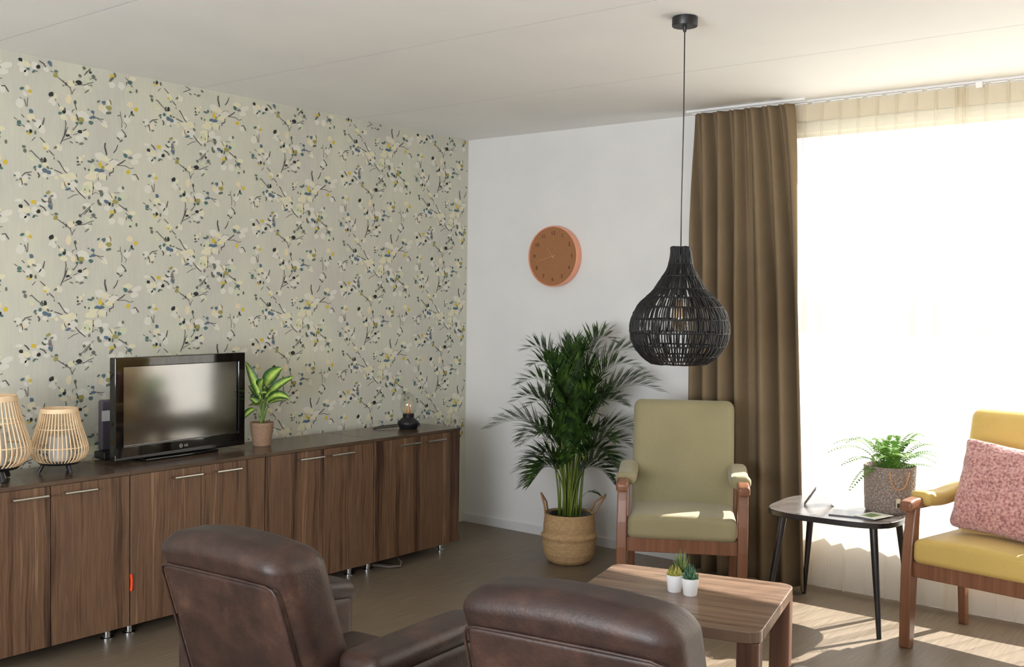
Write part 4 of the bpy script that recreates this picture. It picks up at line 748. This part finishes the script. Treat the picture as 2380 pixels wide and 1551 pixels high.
# local: x along the screen (left to right as seen), y towards the wall is +, front faces -y
M_gl = base('gloss_black', (10, 10, 12), .04, 0, .6)[0]; M_scr = base('dark_screen', (14, 14, 13), .10, 0, 1.0)[0]
M_scr.node_tree.nodes['Principled BSDF'].inputs['IOR'].default_value = 1.95
hw, z0, z1 = .377, .018, .487
def ring(x0, x1, za, zb, xi0, xi1, zi0, zi1, y0, y1):
    V = []
    for y in (y0, y1):
        V += [Vector(p) for p in ((x0, y, za), (x1, y, za), (x1, y, zb), (x0, y, zb), (xi0, y, zi0), (xi1, y, zi0), (xi1, y, zi1), (xi0, y, zi1))]
    F = []
    for i in range(4): j = (i + 1) % 4; F += [(i, j, 4 + j, 4 + i), (8 + j, 8 + i, 12 + i, 12 + j), (j, i, 8 + i, 8 + j), (4 + i, 4 + j, 12 + j, 12 + i)]
    return V, F
bevel(obj('frame', ring(-hw, hw, z0, z1, -hw + .046, hw - .042, z0 + .066, z1 - .044, -.022, .02), M_gl, tv, smooth=False), .004, 3)
obj('screen', bx(-hw + .044, hw - .040, -.012, .0, z0 + .064, z1 - .042), M_scr, tv, smooth=False)
obj('back_cover', mv(rbox(.68, .06, .40, .025, 3, 2), (0, .045, .25)), M_blk, tv)
obj('stand', join(mv(rbox(.42, .20, .014, .006, 2, 2), (0, .075, .0075)), bx(-.04, .04, .03, .06, .01, .1)), M_gl, tv)
lg = text_geo('LG', .017, .0005); M_lw = base('logo_silver', (170, 170, 170), .4)[0]
lo_ = obj('maker_lettering', mv(xf(lg, lambda v: Vector((v.x, -v.z, v.y))), (.012, -.0232, z0 + .036)), M_lw, tv, smooth=False)
obj('round_emblem', mv(xf(join(tube([(.0085 * math.cos(a), .0085 * math.sin(a), 0) for a in [2 * PI * k / 24 for k in range(24)]], .0011, 5, closed=True), tube([(-.003, .004, 0), (-.003, -.004, 0), (.003, -.004, 0)], .001, 4), tube([(.0, .004, 0), (.0045, .0, 0)], .001, 4)), lambda v: Vector((v.x, -v.z, v.y))), (-.018, -.0232, z0 + .036)), M_lw, tv)
rt = thing('router', 'grey router standing upright behind the left edge of the television', 'router', (-4.575, 2.725, .75), 0)
obj('housing', mv(rbox(.035, .12, .24, .012, 3, 2), (0, 0, .155)), base('router_grey', (86, 82, 92), .5)[0], rt)
obj('paper_label', bx(.0178, .0185, -.058, .03, .175, .225), M_paper_w, rt, smooth=False)
obj('bracket', mv(rbox(.09, .14, .035, .006, 2, 2), (.03, -.01, .018)), M_blk, rt)

# ================================================================ RATTAN LAMPS
M_rat = noisy('pale_rattan', (226, 196, 156), (238, 210, 172), 30, .6)
M_frost = base('frosted_glass_cylinder', (214, 212, 206), .35, 0, .5, Alpha=.55)[0]
def rattan(loc, sc, label, rz=0):
    t0 = thing('rattan_lamp', label, 'lamp', loc, rz, 'rattan table lamps on the sideboard')
    pr = [(.052, .045), (.085, .052), (.106, .068), (.117, .092), (.1165, .115), (.108, .145), (.097, .18), (.086, .215), (.078, .25), (.0745, .266)]
    pr = [(a * sc, b_ * sc) for a, b_ in pr]; gs = []; n = 42
    for k in range(n):
        a = 2 * PI * k / n; gs.append(tube([(r_ * math.cos(a), r_ * math.sin(a), z_) for r_, z_ in pr], .0026 * sc, 5, False))
    o = obj('rattan_ribs', join(*gs), M_rat, t0); o['kind'] = 'stuff'
    for i, z_ in ((0, 0), (4, 0), (6.4, 0)):
        k = int(i); f = i - k; R_ = pr[k][0] * (1 - f) + pr[k + 1][0] * f; Z_ = pr[k][1] * (1 - f) + pr[k + 1][1] * f
        obj('hoop', tube([((R_ - .002) * math.cos(2 * PI * j / 36), (R_ - .002) * math.sin(2 * PI * j / 36), Z_) for j in range(36)], .0028 * sc, 5, closed=True), M_rat, t0)
    obj('top_rim', lathe([(.0745 * sc, .262 * sc), (.079 * sc, .262 * sc), (.0755 * sc, .280 * sc), (.071 * sc, .280 * sc), (.0745 * sc, .262 * sc)], 40, False), M_rat, t0, smooth='auto')
    obj('base_plate', lathe([(.001, .040 * sc), (.078 * sc, .040 * sc), (.086 * sc, .048 * sc), (.078 * sc, .052 * sc), (.001, .052 * sc)], 32, False), M_blk, t0, smooth='auto')
    for a in (200, 320, 80):
        a = math.radians(a + 8); c, s = math.cos(a), math.sin(a)
        obj('leg', mv(tube([(c * .058 * sc, s * .058 * sc, .046 * sc), (c * .082 * sc, s * .082 * sc, .0)], [.009 * sc, .0075 * sc], 10), (0, 0, .005)), M_blk, t0, smooth='auto')
    obj('glass_cylinder', lathe([(.045 * sc, .053 * sc), (.047 * sc, .16 * sc), (.044 * sc, .16 * sc), (.042 * sc, .056 * sc)], 28, False), M_frost, t0)
    obj('bulb', lathe([(.010 * sc, .053 * sc), (.011 * sc, .08 * sc), (.022 * sc, .10 * sc), (.020 * sc, .13 * sc), (.002, .142 * sc)], 18), M_pot, t0)
    return t0
rattan((-4.328, 2.335, .75), 1.0, 'small rattan lamp on black legs, next to the television', math.radians(38))
rattan((-4.325, 2.045, .75), 1.26, 'larger rattan lamp on black legs, cut by the left edge of the photo', math.radians(30))

# ================================================================ OIL-LAMP STYLE LIGHT
ol = thing('table_lamp', 'small black lamp shaped like an oil lamp with clear glass bulb, on the far sideboard', 'lamp', (-4.335, 4.50, .75))
M_mat = base('matt_black_metal', (26, 27, 30), .45, .3)[0]
obj('base', lathe([(.001, 0), (.050, 0), (.054, .005), (.064, .026), (.0655, .036), (.062, .043), (.038, .062), (.033, .068), (.034, .084), (.035, .088), (.031, .088), (.001, .086)], 40, False), M_mat, ol, smooth='auto')
obj('glass_globe', lathe([(.030, .088), (.043, .10), (.049, .125), (.0485, .15), (.042, .18), (.026, .203), (.010, .211), (.003, .216)], 32, False), clearglass('lamp_glass', (246, 246, 240), .25), ol)
obj('bulb', lathe([(.012, .086), (.0125, .10), (.009, .125), (.004, .15), (.0015, .158)], 16), base('amber_bulb', (206, 146, 96), .3)[0], ol)
obj('power_cord', tube([(-.03, .05, .012), (-.035, .10, .022), (-.05, .15, .014), (-.075, .18, .004), (-.13, .17, .004), (-.17, .05, .004), (-.17, -.08, .004), (-.12, -.17, .004), (-.07, -.13, .010), (-.05, -.04, .012)], .0028, 6), M_blk, ol)
